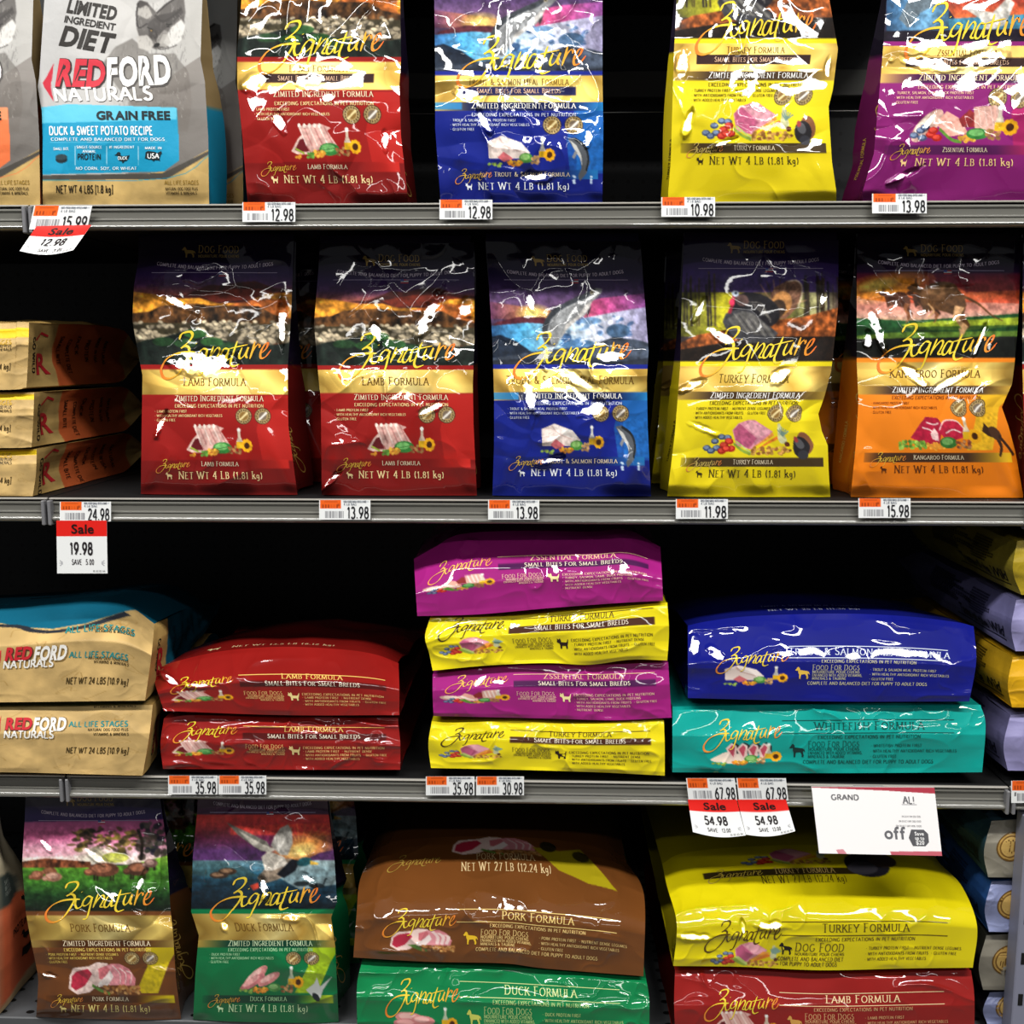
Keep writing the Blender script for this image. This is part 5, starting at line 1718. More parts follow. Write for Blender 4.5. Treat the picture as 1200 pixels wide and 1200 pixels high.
def side_orange(gp, cg, sgn):
    if sgn < 0:
        return
    c = cg
    c.w, c.h = 60, gp.nv
    n = Canvas(gp.nu * 1, gp.nv, '#b8a888', 3)
    n.full(lambda U, V, p: ramp(V, [(0, '#8c8478'), (.3, '#b4a88c'), (1, '#b8a078')]))
    n.poly([(0, .42), (.3, .44), (.92, .56), (1, .62), (1, .93), (0, .98)], '#c8603c')
    n.poly([(0, .34), (.5, .36), (.7, .42), (.62, .5), (.3, .52), (0, .5)], '#3c4440')
    gp.rgba = n.out()
    for k, (v, t) in enumerate(((.4, 'SMALL'), (.43, 'BITES'), (.46, 'FOR DOGS'))):
        gp.text(t, .3, v, 5, '#8c948c', 'micro', width=26)
    gp.icon(PUP, .62, .6, 20, 15, '#1c1a18')
    gp.text('PROTEIN', .5, .7, 8, '#1c1a18', 'sans', width=40)
    gp.icon(DUCK, .52, .78, 22, 14, '#1c1a18')
    gp.icon([(0, .2), (.1, 1), (.7, .9), (1, 1), (.95, .3), (.6, 0), (.3, .2)], .54, .86, 20, 12, '#1c1a18')


standing_bag('dog_food_bag', 'wolf_side', 'kraft and orange bag seen from its side at the left edge, lowest row', 4, mat=PAPER_BAG, painter=lambda c, o: paint_redford(c, o, '#e8744a', '#f0946a'), letterer=lambda P, o: None, side=('#c8623c', '#a89470'), seed=62, amp=.3, Y0=.0, D=.115, tuck=.0, side_print=side_orange)


# ------------------------------------------------------------------ bags lying flat, their bottom ends towards the aisle


def resample(P, n):
    P = np.asarray(P, float)
    if len(P) > 2:
        P = spline(P, 8)
    d = np.concatenate([[0], np.cumsum(np.linalg.norm(np.diff(P, axis=0), axis=1))])
    t = np.linspace(0, d[-1], n)
    return np.column_stack([np.interp(t, d, P[:, 0]), np.interp(t, d, P[:, 1])])


def flat_bag(label, T, Rr, B, L, painter, letterer, colors, mat=None, Y0=.0, roll=.02, vc=.5, pw=1.0, depth=.5, puff=.02, amp=1.0, seed=1, group=None, tuck=.03, side_print=None, top_print=None, name='dog_food_bag', dens=.95, vmap=None, droop=0.0, zmin=None, sag=0.0, spots=(), taper=0.0):
    mat = mat or FILM
    wpx = max(T[-1][0] - T[0][0], B[-1][0] - B[0][0])
    hpx = np.mean([B[0][1], B[-1][1], B[len(B) // 2][1]]) - np.mean([T[0][1], T[-1][1], T[len(T) // 2][1]])
    nu, nv = int(wpx * dens), max(24, int(hpx * dens * 1.05))
    t_, b_, l_, r_ = resample(T, nu), resample(B, nu), resample(L, nv), resample(Rr, nv)
    u = np.linspace(0, 1, nu)[None, :, None]
    v = np.linspace(0, 1, nv)[:, None, None]
    cor = (1 - u) * (1 - v) * t_[0] + u * (1 - v) * t_[-1] + (1 - u) * v * b_[0] + u * v * b_[-1]
    XY = (1 - v) * t_[None] + v * b_[None] + (1 - u) * l_[:, None] + u * r_[:, None] - cor
    U, V = np.broadcast_arrays(u[..., 0], v[..., 0])
    asp = hpx / wpx
    Y = Y0 + roll * np.clip((vc - V) / vc, 0, 1) ** pw
    # corner folds of the bag's end: triangles pulled in from both sides
    fold = np.clip(1 - np.abs(U - .0) / .09, 0, 1) + np.clip(1 - np.abs(1 - U) / .09, 0, 1)
    Y = Y + .006 * fold * np.clip((V - .1) * 1.3, 0, 1) * np.clip((1 - V) * 3, 0, 1)
    pch = sm(-.3, .4, fbm(U * 5, V * 5 * asp, seed + 3, 2))
    rg = 1 - np.abs(vnoise(U * 8 + .8 * vnoise(U * 5, V * 7 * asp, seed + 8), V * 13 * asp, seed + 9))
    rg2 = 1 - np.abs(vnoise(U * 17 + 2 * V, V * 19 * asp - 3 * U, seed + 19))
    rum = amp * (.012 * facets(U, V * asp, seed, 22, 1.0) * (.3 + .7 * pch) + .0045 * fbm(U * 4, V * 5 * asp, seed + 2, 2) + .0045 * rg ** 3 * (.4 + .6 * pch) + .0014 * rg2 ** 4 * pch)
    Y = Y - rum * np.minimum(1, np.minimum(V, 1 - V) * 12 + .2)
    Y = glint_facets(XY[..., 0], XY[..., 1], Y, spots, seed)
    P = at(XY[..., 0], XY[..., 1], Y)
    if zmin is not None:
        P[..., 2] = np.maximum(P[..., 2], zmin)
    cen = (P[-1, 0] + P[-1, -1]) / 2
    root = props(empty(name, (cen[0], Y0 + depth / 2, cen[2])), label, 'pet food bag', group)
    grid = XY

    def from_px(Q):
        Q = np.asarray(Q, float).reshape(-1, 2)
        o = []
        for q in Q:
            d = ((grid - q) ** 2).sum(2)
            i, j = np.unravel_index(np.argmin(d), d.shape)
            o.append(((j + 0.0) / (nu - 1), i / (nv - 1)))
        return np.array(o)
    c = Canvas(nu, nv, colors[0])
    Tm = None
    if vmap is not None:
        (ta, va), (tb, vb) = vmap
        k = (vb - va) / (tb - ta)
        Tm = lambda Q: np.column_stack([np.asarray(Q, float)[:, 0], va + (np.asarray(Q, float)[:, 1] - ta) * k])
    c.T = Tm
    pn = Panel(P, c, wpx, hpx, Tm)
    pn.from_px = from_px
    c.from_px = from_px
    if painter:
        painter(c)
        pn.rgba = c.out()
    if letterer:
        letterer(pn)
    pn.build('end_panel', mat, root)
    # the long faces: top and underside run back to the far end
    K = 26
    d = np.linspace(0, 1, K)
    su = slice(None, None, 2)
    ut = np.linspace(0, 1, P[0, su].shape[0])
    arch = np.sin(np.pi * ut) ** .65
    tz, bz = P[0, su], P[-1, su]
    zm = (tz[:, 2].mean() - droop + bz[:, 2].mean()) / 2
    top = np.repeat(tz[None], K, 0).copy()
    bot = np.repeat(bz[None], K, 0).copy()
    hump = np.sin(np.pi * np.clip(d / .95, 0, 1)) ** .8
    close = sm(.72, 1.0, d)
    top[..., 0] -= taper * d[:, None] * ut[None]
    bot[..., 0] -= taper * d[:, None] * ut[None]
    top[..., 1] = tz[:, 1] + d[:, None] * (Y0 + depth - tz[:, 1])
    bot[..., 1] = bz[:, 1] + d[:, None] * (Y0 + depth - bz[:, 1])
    wav = .005 * fbm(ut[None] * 4 + 0 * d[:, None], d[:, None] * 4 + 0 * ut[None], seed + 9, 2) * hump[:, None]
    top[..., 2] = tz[:, 2] + puff * hump[:, None] * arch[None] + wav * (puff > .004) - droop * d[:, None] ** 1.15
    top[..., 2] = top[..., 2] * (1 - close[:, None]) + zm * close[:, None]
    bot[..., 2] = bz[:, 2] - sag * hump[:, None]
    bot[..., 2] = bot[..., 2] * (1 - close[:, None]) + zm * close[:, None]
    if zmin is not None:
        bot[..., 2] = np.maximum(bot[..., 2], zmin)
    tp = top[::-1]
    ct = Canvas(tp.shape[1], K, colors[1])
    pt = Panel(tp, ct, wpx, depth / .00113)
    if top_print:
        top_print(pt, ct)
        pt.rgba = ct.out()
    pt.build('top_panel', mat, root)
    Panel(bot, colors[1], 100, 100).build('underside', mat, root)
    # gussets
    Rn = 14
    rr = np.linspace(0, 1, Rn)
    for sgn in (1, -1):
        fe = P[:, -1] if sgn > 0 else P[:, 0]
        idx = np.linspace(0, nv - 1, Rn)
        fe = np.stack([np.interp(idx, np.arange(nv), fe[:, k]) for k in range(3)], -1)
        ta, ba = (top[:, -1], bot[:, -1]) if sgn > 0 else (top[:, 0], bot[:, 0])
        G = np.zeros((Rn, K, 3))
        for j in range(K):
            a = ta[j] * (1 - rr[:, None]) + ba[j] * rr[:, None]
            w0 = (1 - d[j]) ** 6
            f = fe.copy()
            f[:, 1] += a[:, 1] - (fe[0, 1] * (1 - rr) + fe[-1, 1] * rr)
            f[:, 2] = np.where(True, a[:, 2] + (fe[:, 2] - (fe[0, 2] * (1 - rr) + fe[-1, 2] * rr)), 0)
            G[:, j] = a * (1 - w0) + f * w0
            G[:, j, 0] -= sgn * tuck * np.sin(np.pi * rr) ** 1.0 * sm(0, .18, d[j]) * (1 - .6 * close[j])
            G[:, j, 0] += .003 * vnoise(rr * 5, np.full(Rn, d[j] * 9), seed + 20) * sm(0, .1, d[j])
        if sgn < 0:
            G = G[:, ::-1]
        if side_print and side_print[0] == sgn:
            S = np.stack([[np.interp(np.linspace(0, 13, 70), np.arange(Rn), G[:, j, k]) for j in range(K)] for k in range(3)], -1)
            S = np.stack([[np.interp(np.linspace(0, K - 1, 150), np.arange(K), S[:, i, k]) for i in range(70)] for k in range(3)], -1)
            cg = Canvas(150, 70, colors[2])
            gp = Panel(S, cg, depth / .00113, hpx)
            side_print[1](gp, cg)
            gp.rgba = cg.out()
        else:
            gp = Panel(G, colors[2], 100, 100)
        gp.build('side_gusset', mat, root)
    return root


# printed bottom ends: template for the small-breed bags and for the large ones


def end_paint(kind, small, pal):
    def f(c):
        c.full(lambda U, V, p: np.clip(col(pal['main']) * (1 + .05 * fbm(U * 6, V * 3, 4)[..., None]), 0, 1))
        if small:
            c.rect(.343, .335, .943, .475, pal['bar'])
            food(c, kind, (.045, .5, .315, .84))
        else:
            food(c, kind, (.125, .56, .355, .87))
        if pal.get('extra'):
            pal['extra'](c)
    return f


def end_text(kind, small, pal, title):
    def f(P):
        t1, t2 = pal['t1'], pal['t2']
        k = abs(P.map([(0, 1)])[0][1] - P.map([(0, 0)])[0][1])  # template height on this panel
        hp = P.hpx * k
        lg = pal.get('lg', ('#efd23c', '#e2702c'))
        W = P.wpx
        if small:
            P.logo(.055, .36, .265 * W, *lg, high=.265 * W * hp / 68)
            P.rule(.343, .94, .19, .7, t1)
            P.text(title, .642, .29, 6.8 * hp / 68, t1, width=(.34 if len(title) > 15 else .27 if len(title) > 13 else .25) * W)
            P.text('SMALL BITES FOR SMALL BREEDS', .642, .435, 5.3 * hp / 68, '#f4e6d0', width=.39 * W, layer=3)
            P.text('FOOD FOR DOGS', .355, .66, 5.3 * hp / 68, t2, width=.16 * W, align='l')
            for i, s in enumerate(('NOURRITURE POUR CHIENS', 'ENHANCED WITH ADDED VITAMINS,', 'MINERALS & TAURINE')):
                P.text(s, .52, .71 + i * .045, 2.6 * hp / 68, t2, 'micro', width=(.15, .16, .1)[i] * W, align='r')
            P.icon(PUP, .535, .79, .048 * W, 13 * hp / 68, pal['dog'])
            P.text('EXCEEDING EXPECTATIONS IN PET NUTRITION', .595, .665, 3.5 * hp / 68, t2, 'micro', width=.34 * W, align='l')
            bl = {'zss': ['* TURKEY, SALMON, LAMB, DUCK PROTEINS', '* WITH ANTIOXIDANTS FROM FRUITS  * GLUTEN FREE', '* WITH ADDED HEALTHY VEGETABLES', '* NUTRIENT DENSE'],
                  'turkey': ['* TURKEY PROTEIN FIRST  * NUTRIENT DENSE', '* WITH ANTIOXIDANTS FROM FRUITS  * GLUTEN FREE', '* WITH ADDED HEALTHY VEGETABLES'],
                  'lamb': ['* LAMB PROTEIN FIRST  * NUTRIENT DENSE', '* WITH ANTIOXIDANTS FROM FRUITS  * GLUTEN FREE', '* WITH ADDED HEALTHY VEGETABLES']}[kind]
            for i, s in enumerate(bl):
                P.text(s, .595, .74 + i * .08, 3.1 * hp / 68, t2, 'micro', width=.0076 * len(s) * W, align='l')
        else:
            s_ = hp / 90
            P.logo(.1, .515, .25 * W, *lg, high=.25 * W * s_)
            P.rule(.35, .9, .31, .8, t1)
            P.rule(.35, .9, .47, .8, t1)
            P.text(title, .63, .428, 7.6 * s_, t1, width=min(.56, .0208 * len(title)) * W)
            P.text('EXCEEDING EXPECTATIONS IN PET NUTRITION', .63, .535, 3.6 * s_, t2, 'micro', width=.33 * W)
            if pal.get('dogfood'):
                P.icon(DOG, .345, .7, .045 * W, 13 * s_, pal['dog'])
                P.text('DOG FOOD', .4, .655, 7.8 * s_, t2, width=.165 * W, align='l')
                P.text('NOURRITURE POUR CHIENS', .4, .705, 3 * s_, t2, 'micro', width=.165 * W, align='l')
                P.text('COMPLETE AND BALANCED DIET', .345, .77, 4 * s_, t2, 'micro', width=.22 * W, align='l')
                P.text('FOR PUPPY TO ADULT DOGS', .355, .83, 4 * s_, t2, 'micro', width=.19 * W, align='l')
            else:
                P.icon(DOG, .375, .76, .05 * W, 15 * s_, pal['dog'])
                P.text('FOOD FOR DOGS', .435, .635, 5.7 * s_, t2, width=.165 * W, align='l')
                for i, s in enumerate(('NOURRITURE POUR CHIENS', 'ENHANCED WITH ADDED VITAMINS,', 'MINERALS & TAURINE')):
                    P.text(s, .435, .68 + i * .045, 3.2 * s_, t2, 'micro', width=(.165, .175, .12)[i] * W, align='l')
                P.text('COMPLETE AND BALANCED DIET FOR PUPPY TO ADULT DOGS', .63, .84, 3.8 * s_, t2, 'micro', width=.42 * W)
            for i, s in enumerate(BULLETS[kind]):
                P.text(s, .635, .64 + i * .065, 3.1 * s_, t2, 'micro', width=.0066 * len(s) * W, align='l')
        if pal.get('more'):
            pal['more'](P)
    return f


LAMB_E = dict(main='#8c1916', bar='#521412', t1='#f0c46a', t2='#e2b070', dog='#ecd490')
ZSS_E = dict(main='#9c1f78', bar='#4a1a4c', t1='#f2c0a0', t2='#eab8a8', dog='#f0e0a0', lg=('#f4c060', '#f08a58'))
TUR_E = dict(main='#e6d416', bar='#4a2a1c', t1='#5a4212', t2='#6a5a1c', dog='#2a1a14', lg=('#3a2410', '#3a2410'))
small = lambda kind, pal, title, vm: dict(painter=end_paint(kind, True, pal), letterer=end_text(kind, True, pal, title), vmap=((.28, vm[0]), (.66, vm[1])))
big = lambda kind, pal, title, vm: dict(painter=end_paint(kind, False, pal), letterer=end_text(kind, False, pal, title), vmap=((.43, vm[0]), (.83, vm[1])))
Z3 = Z_DECK[3] + .0012
Z4 = Z_DECK[4] + .0012

# two red bags
flat_bag('red flat bag, upper of the pair lying beside the large kraft sacks', [(184, 786), (200, 777), (260, 763), (330, 758), (400, 761), (440, 767), (467, 777)], [(467, 777), (468, 806), (468, 838)], [(192, 833), (330, 838), (468, 838)], [(184, 786), (181, 797), (185, 812), (192, 833)],
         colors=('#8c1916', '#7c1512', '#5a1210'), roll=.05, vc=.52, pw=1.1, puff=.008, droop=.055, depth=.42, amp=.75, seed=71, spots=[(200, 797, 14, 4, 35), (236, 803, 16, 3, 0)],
         top_print=lambda P, c: P.text('NET WT 13.5 LB (6.12 kg)', .52, .97, 6, '#ecd0a0', width=120) or P.icon(PUP, .2, .97, 16, 10, '#ecd8a0'), **small('lamb', LAMB_E, 'LAMB FORMULA', (.46, .70)))
flat_bag('red flat bag, lower of the pair lying beside the large kraft sacks', [(192, 842), (230, 838), (330, 840), (466, 841)], [(466, 841), (469, 870), (469, 902)], [(191, 901), (330, 902), (469, 902)], [(192, 842), (188, 872), (191, 901)],
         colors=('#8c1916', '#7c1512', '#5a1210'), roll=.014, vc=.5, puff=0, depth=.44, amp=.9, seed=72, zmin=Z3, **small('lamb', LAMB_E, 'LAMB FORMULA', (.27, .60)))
# four bags in a stack
flat_bag('magenta flat bag on top of the stack of four', [(485, 655), (510, 641), (540, 626), (610, 622), (690, 623), (735, 621), (774, 641)], [(774, 641), (776, 680), (777, 704)], [(489, 722), (560, 720), (640, 713), (720, 707), (777, 704)], [(485, 655), (487, 690), (489, 722)],
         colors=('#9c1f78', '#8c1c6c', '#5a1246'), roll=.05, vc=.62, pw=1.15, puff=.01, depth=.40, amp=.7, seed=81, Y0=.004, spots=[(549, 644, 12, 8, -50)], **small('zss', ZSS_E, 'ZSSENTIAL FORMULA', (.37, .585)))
flat_bag('yellow flat bag, second from the top in the stack of four', [(504, 724), (600, 722), (680, 715), (782, 706)], [(782, 706), (784, 740), (782, 774)], [(507, 786), (570, 780), (640, 777), (690, 779), (740, 773), (782, 774)], [(504, 724), (498, 746), (503, 766), (507, 786)],
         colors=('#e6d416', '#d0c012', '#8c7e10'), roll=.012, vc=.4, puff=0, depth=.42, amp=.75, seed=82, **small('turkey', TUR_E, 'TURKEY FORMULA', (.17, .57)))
flat_bag('magenta flat bag, third from the top in the stack of four', [(507, 790), (600, 780), (700, 779), (783, 776)], [(783, 776), (785, 808), (787, 841)], [(508, 839), (640, 842), (720, 844), (787, 841)], [(507, 790), (507, 815), (508, 839)],
         colors=('#921c70', '#821a64', '#5a1246'), roll=.012, vc=.4, puff=0, depth=.42, amp=.75, seed=83, **small('zss', ZSS_E, 'ZSSENTIAL FORMULA', (.25, .57)))
flat_bag('yellow flat bag at the bottom of the stack of four', [(506, 845), (530, 847), (600, 845), (680, 848), (778, 844)], [(778, 844), (779, 876), (779, 909)], [(505, 900), (600, 902), (700, 905), (779, 909)], [(506, 845), (502, 872), (505, 900)],
         colors=('#e6d416', '#d0c012', '#8c7e10'), roll=.01, vc=.4, puff=0, depth=.44, amp=.75, seed=84, Y0=-.006, zmin=Z3, **small('turkey', TUR_E, 'TURKEY FORMULA', (.27, .62)))

# large blue and teal bags
BLUE_E = dict(main='#12197c', t1='#d4dcf0', t2='#b8b49c', dog='#e0b84c')
TEAL_E = dict(main='#0a9c92', t1='#0c4a44', t2='#0a5a52', dog='#10302e', lg=('#f0d040', '#e07a3c'))
flat_bag('large blue flat bag lying on the large teal bag', [(806, 733), (830, 728), (880, 722), (980, 719), (1060, 722), (1120, 729), (1141, 734)], [(1141, 734), (1144, 775), (1136, 822)], [(806, 818), (970, 822), (1136, 822)], [(806, 733), (806, 775), (806, 818)],
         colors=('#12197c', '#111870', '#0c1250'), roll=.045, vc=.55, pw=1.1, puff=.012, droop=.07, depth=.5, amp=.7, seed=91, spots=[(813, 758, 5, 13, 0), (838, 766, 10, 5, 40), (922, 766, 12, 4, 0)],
         top_print=lambda P, c: P.text('NET WT 25 LB (11.36 kg)', .46, .955, 7, '#c0c4d8', width=110) or P.text('TROUT & SALMON MEAL FORMULA', .46, .9, 6, '#8c90b0', width=120), **big('trout', BLUE_E, 'TROUT & SALMON MEAL FORMULA', (.47, .80)))
flat_bag('large teal flat bag under the large blue bag', [(788, 828), (900, 826), (1050, 824), (1149, 826)], [(1149, 826), (1155, 850), (1151, 905)], [(788, 905), (970, 906), (1151, 905)], [(788, 828), (788, 866), (788, 905)],
         colors=('#0a9c92', '#098c84', '#064c44'), roll=.02, vc=.45, puff=0, depth=.5, amp=.9, seed=92, Y0=-.004, zmin=Z3, **big('white', TEAL_E, 'WHITEFISH FORMULA', (.38, .85)))


# large brown, green, yellow and red bags of the lowest row
def pork_extra(c):
    T, c.T = c.T, None
    food(c, 'pork', (.33, .005, .66, .16))
    c.poly([(.62, .08), (.72, .1), (.8, .06), (.84, .2), (.88, .32), (.9, .36), (.8, .34), (.7, .26)], '#a89c14', .9)
    c.ell(.68, .07, .03, .045, '#2c2414')
    c.ell(.79, .13, .03, .045, '#3c3414')
    c.T = T


def pork_more(P):
    T, P.T = P.T, None
    P.logo(.11, .22, 62, '#a8883c', '#a8883c', high=44)
    P.text('PORK FORMULA', .52, .2, 6.5, '#c8a878', width=70)
    P.text('NET WT 27 LB (12.24 kg)', .52, .29, 8, '#e8cc98', width=106)
    P.T = T


def turkey_extra(c):
    T, c.T = c.T, None
    food(c, 'turkey', (.27, .03, .58, .17))
    c.rect(.13, .2, .66, .255, '#2c2214', .95)
    c.ell(.69, .17, .075, .11, '#2a2830')
    c.ell(.75, .12, .05, .07, '#4a3c38')
    c.ell(.67, .2, .05, .06, '#4c4a54', 20)
    c.T = T


def turkey_more(P):
    T, P.T = P.T, None
    P.logo(.14, .25, 66, '#b8a040', '#b8a040', high=34)
    P.text('TURKEY FORMULA', .47, .245, 5.5, '#b89c5c', width=72, layer=3)
    P.text('NET WT 27 LB (12.24 kg)', .46, .32, 7, '#5c4c14', width=100)
    P.T = T


PORK_E = dict(main='#6f411c', t1='#f0d080', t2='#ecc880', dog='#f0c42c', extra=pork_extra, more=pork_more)
DUCK_E = dict(main='#0c7c46', t1='#d8eca0', t2='#a8cc80', dog='#c8d060')
TURK_E = dict(main='#d8c80c', t1='#5a4a10', t2='#6a5a18', dog='#1c1410', lg=('#5a4410', '#5a4410'), dogfood=True, extra=turkey_extra, more=turkey_more)
LAM_E = dict(main='#8e1c19', t1='#f0d0a0', t2='#d8a070', dog='#d8a050')
flat_bag('large brown flat bag lying on the large green bag', [(432, 1005), (450, 991), (475, 984), (560, 980), (640, 983), (700, 993), (734, 1011)], [(734, 1011), (751, 1036), (756, 1068), (754, 1144)], [(414, 1122), (500, 1127), (590, 1129), (640, 1135), (754, 1144)], [(432, 1005), (421, 1035), (418, 1070), (414, 1122)],
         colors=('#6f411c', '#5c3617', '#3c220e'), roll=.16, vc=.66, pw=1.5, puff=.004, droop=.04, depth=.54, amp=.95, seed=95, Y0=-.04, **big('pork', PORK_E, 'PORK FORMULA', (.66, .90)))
flat_bag('large green flat bag under the large brown bag', [(424, 1127), (500, 1130), (600, 1134), (757, 1146)], [(757, 1146), (761, 1175), (760, 1240)], [(420, 1240), (590, 1243), (760, 1245)], [(424, 1127), (418, 1160), (420, 1240)],
         colors=('#0c7c46', '#0a6a3c', '#064024'), roll=.025, vc=.4, puff=0, depth=.54, amp=.9, seed=96, Y0=-.055, zmin=Z4, **big('duck', DUCK_E, 'DUCK FORMULA', (.30, .72)))
flat_bag('large yellow flat bag lying under the white sign', [(776, 1012), (800, 1000), (860, 993), (950, 990), (1040, 995), (1085, 1006), (1104, 1014)], [(1104, 1014), (1128, 1040), (1145, 1085), (1140, 1134)], [(789, 1132), (870, 1133), (960, 1137), (1060, 1135), (1140, 1134)], [(776, 1012), (782, 1040), (793, 1082), (789, 1132)],
         colors=('#d8c80c', '#b8aa0c', '#80760a'), roll=.15, vc=.66, pw=1.5, puff=.004, droop=.04, depth=.54, amp=.8, seed=97, spots=[(906, 1085, 15, 5, 0), (814, 1098, 15, 4, 0), (871, 1090, 3, 11, -10)], Y0=-.04, **big('turkey', TURK_E, 'TURKEY FORMULA', (.71, .97)))
flat_bag('large red flat bag under the large yellow bag', [(791, 1137), (870, 1137), (960, 1141), (1060, 1139), (1138, 1137)], [(1138, 1137), (1142, 1172), (1141, 1240)], [(793, 1240), (960, 1243), (1141, 1240)], [(791, 1137), (790, 1180), (793, 1240)],
         colors=('#9a201c', '#8a1c18', '#4c0e0c'), roll=.02, vc=.4, puff=0, depth=.54, amp=.8, seed=98, Y0=-.05, zmin=Z4, **big('lamb', LAM_E, 'LAMB FORMULA', (.34, .70)))


# large kraft sacks at the left of the third row, smaller ones above
def kraft(c):
    c.full(lambda U, V, p: np.clip(col('#cdac70') * (1 + .1 * fbm(U * 14, V * 6, 3)[..., None]), 0, 1))
    rs = np.random.RandomState(7)
    T, c.T = c.T, None
    for i in range(26):
        x, y = rs.uniform(.3, 1), rs.uniform(.1, .95)
        P = [(x, y)]
        for k in range(4):
            P.append((P[-1][0] + rs.uniform(-.06, .06), P[-1][1] + rs.uniform(-.09, .09)))
        c.line(P, .004, '#a07c40', .55)
    c.T = T


def kraft_teal(c):
    kraft(c)
    c.T = None
    c.poly([tuple(p) for p in c.from_px([(-170, 736), (0, 730), (38, 736), (62, 737), (100, 731), (130, 722), (150, 716)])] + [(.98, -.1), (-.1, -.1), (-.1, .2)], '#0d6480')
    c.line([tuple(p) for p in c.from_px([(-170, 738), (0, 733), (38, 739), (62, 740), (100, 734), (130, 725), (150, 719)])], .03, '#2c3038')


def kraft_text(dy, extra):
    def f(P):
        def tx(t, x, y, cap, c, font='sans', **k):
            P.text(t, *P.from_px([(x, y + dy)])[0], cap, c, font, **k)
        for d_, ca, cb, ly in ((1.2, '#5a3a24', '#8c7040', 1), (0, '#cc2c36', '#f6f4ee', 3)):
            fo = 'block' if ly > 1 else 'blockout'
            tx('RED', 6 + d_ * .4, 774 + d_ * .4, 13.5, ca, fo, width=32, align='l', layer=ly, shear=.1)
            tx('FORD', 39 + d_ * .4, 774.5 + d_ * .4, 14.5, cb, fo, width=39, align='l', layer=ly, shear=.1)
            tx('NATURALS', 4 + d_, 783.5 + d_ * .5, 8, cb if ly > 1 else '#8c7040', 'sans', width=60, align='l', layer=ly)
        tx('ALL LIFE STAGES', 81, 771, 6, '#2c8c8c', 'sans', width=70, align='l')
        tx('NATURAL DOG FOOD PLUS', 151, 776, 3, '#3c3018', 'micro', width=48, align='r')
        tx('VITAMINS & MINERALS', 151, 780.5, 3, '#3c3018', 'micro', width=42, align='r')
        tx('NET WT 24 LBS [10.9 kg]', 77, 801, 6.5, '#4a3a1c', 'sans', width=75, align='l')
        P.icon([(0, .5), (.5, 1), (.4, .5), (.5, 0)], *P.from_px([(-2, 777 + dy)])[0], 6, 20, '#cc2c36')
        if extra:
            tx('ALL LIFE STAGES', 77, 743, 6.5, '#2c8c8c', 'sans', width=82, align='l', rot=2)
            tx('NATURAL DOG FOOD PLUS', 157, 743.5, 3, '#3c3018', 'micro', width=54, align='r', rot=3)
            tx('VITAMINS & MINERALS', 157, 747, 3, '#3c3018', 'micro', width=46, align='r', rot=3)
        else:
            tx('VITAMINS & MINERALS', 160, 748 - 0, 3, '#3c3018', 'micro', width=50, align='r')
    return f


def teal_side(gp, cg):
    cg.full(lambda U, V, p: np.clip(col('#bf9c5c') * (1 + .1 * fbm(U * 9, V * 5, 3)[..., None]), 0, 1))
    cg.poly([(.13, -.1), (.16, .5), (.13, 1.1), (1.1, 1.1), (1.1, -.1)], '#0d5a72')
    gp.text('GO WILD', .05, .25, 9, '#1c1814', 'sans', rot=-90, align='l', width=46)
    gp.text('R', .09, .8, 42, '#b4242c', 'roundbold', width=30)
    for k in range(5):
        gp.text('DOG FOOD DUCK', .24 + k * .09, .2, 8, '#10303c', 'sans', rot=-90, align='l', width=52)


flat_bag('large kraft sack with a teal top, lying on the lower large kraft sack', [(-170, 722), (0, 714), (60, 708), (110, 704), (150, 710), (181, 731)], [(181, 731), (177, 772), (170, 821)], [(-170, 824), (0, 823), (90, 822), (170, 821)], [(-170, 722), (-170, 770), (-170, 824)],
         kraft_teal, kraft_text(0, True), ('#c09a54', '#0d6480', '#b8954f'), mat=PAPER_BAG, roll=.09, vc=.4, pw=1.3, puff=.002, droop=.06, depth=.5, amp=.5, seed=101, Y0=-.012, tuck=-.003, taper=.05, side_print=(1, teal_side),
         top_print=lambda P, c: P.text('SWEET POTATO RECIPE', .6, .9, 12, '#2c90b0', 'sans', width=150) or P.text('GRAIN FREE', .62, .72, 14, '#0a2c38', 'heavy', width=120))
flat_bag('large kraft sack at the left of the third row, under the teal-topped one', [(-170, 832), (0, 829), (90, 828), (179, 826)], [(179, 826), (175, 862), (167, 909)], [(-170, 905), (0, 905), (90, 907), (167, 909)], [(-170, 832), (-170, 870), (-170, 905)],
         kraft, kraft_text(81, False), ('#c09a54', '#a8854a', '#b8954f'), mat=PAPER_BAG, roll=.015, vc=.4, puff=0, depth=.5, amp=.5, seed=102, Y0=-.016, tuck=.008, taper=.05, side_print=(1, teal_side), zmin=Z3)


def small_kraft(y0, y1):
    def f(c):
        kraft(c)
        c.T = None
        c.poly([(-.1, y0), (1.1, y0), (1.1, y1), (-.1, y1)], '#ecc81c')
    return f


def small_kraft_text(dy, h):
    def f(P):
        def tx(t, x, y, cap, c, font='sans', **k):
            P.text(t, *P.from_px([(x, y + dy)])[0], cap, c, font, **k)
        tx('ALL LIFE STAGES', 14, 403, 5, '#c8a030', 'sans', width=54, align='r')
        tx('NATURAL DOG FOOD PLUS', 14, 407, 3, '#3c3018', 'micro', width=48, align='r')
        tx('VITAMINS & MINERALS', 14, 411, 3, '#3c3018', 'micro', width=42, align='r')
        tx('NET WT 12 LBS [5.4 kg]', 13, 433, 6.5, '#4a3a1c', 'sans', width=64, align='r')
    return f


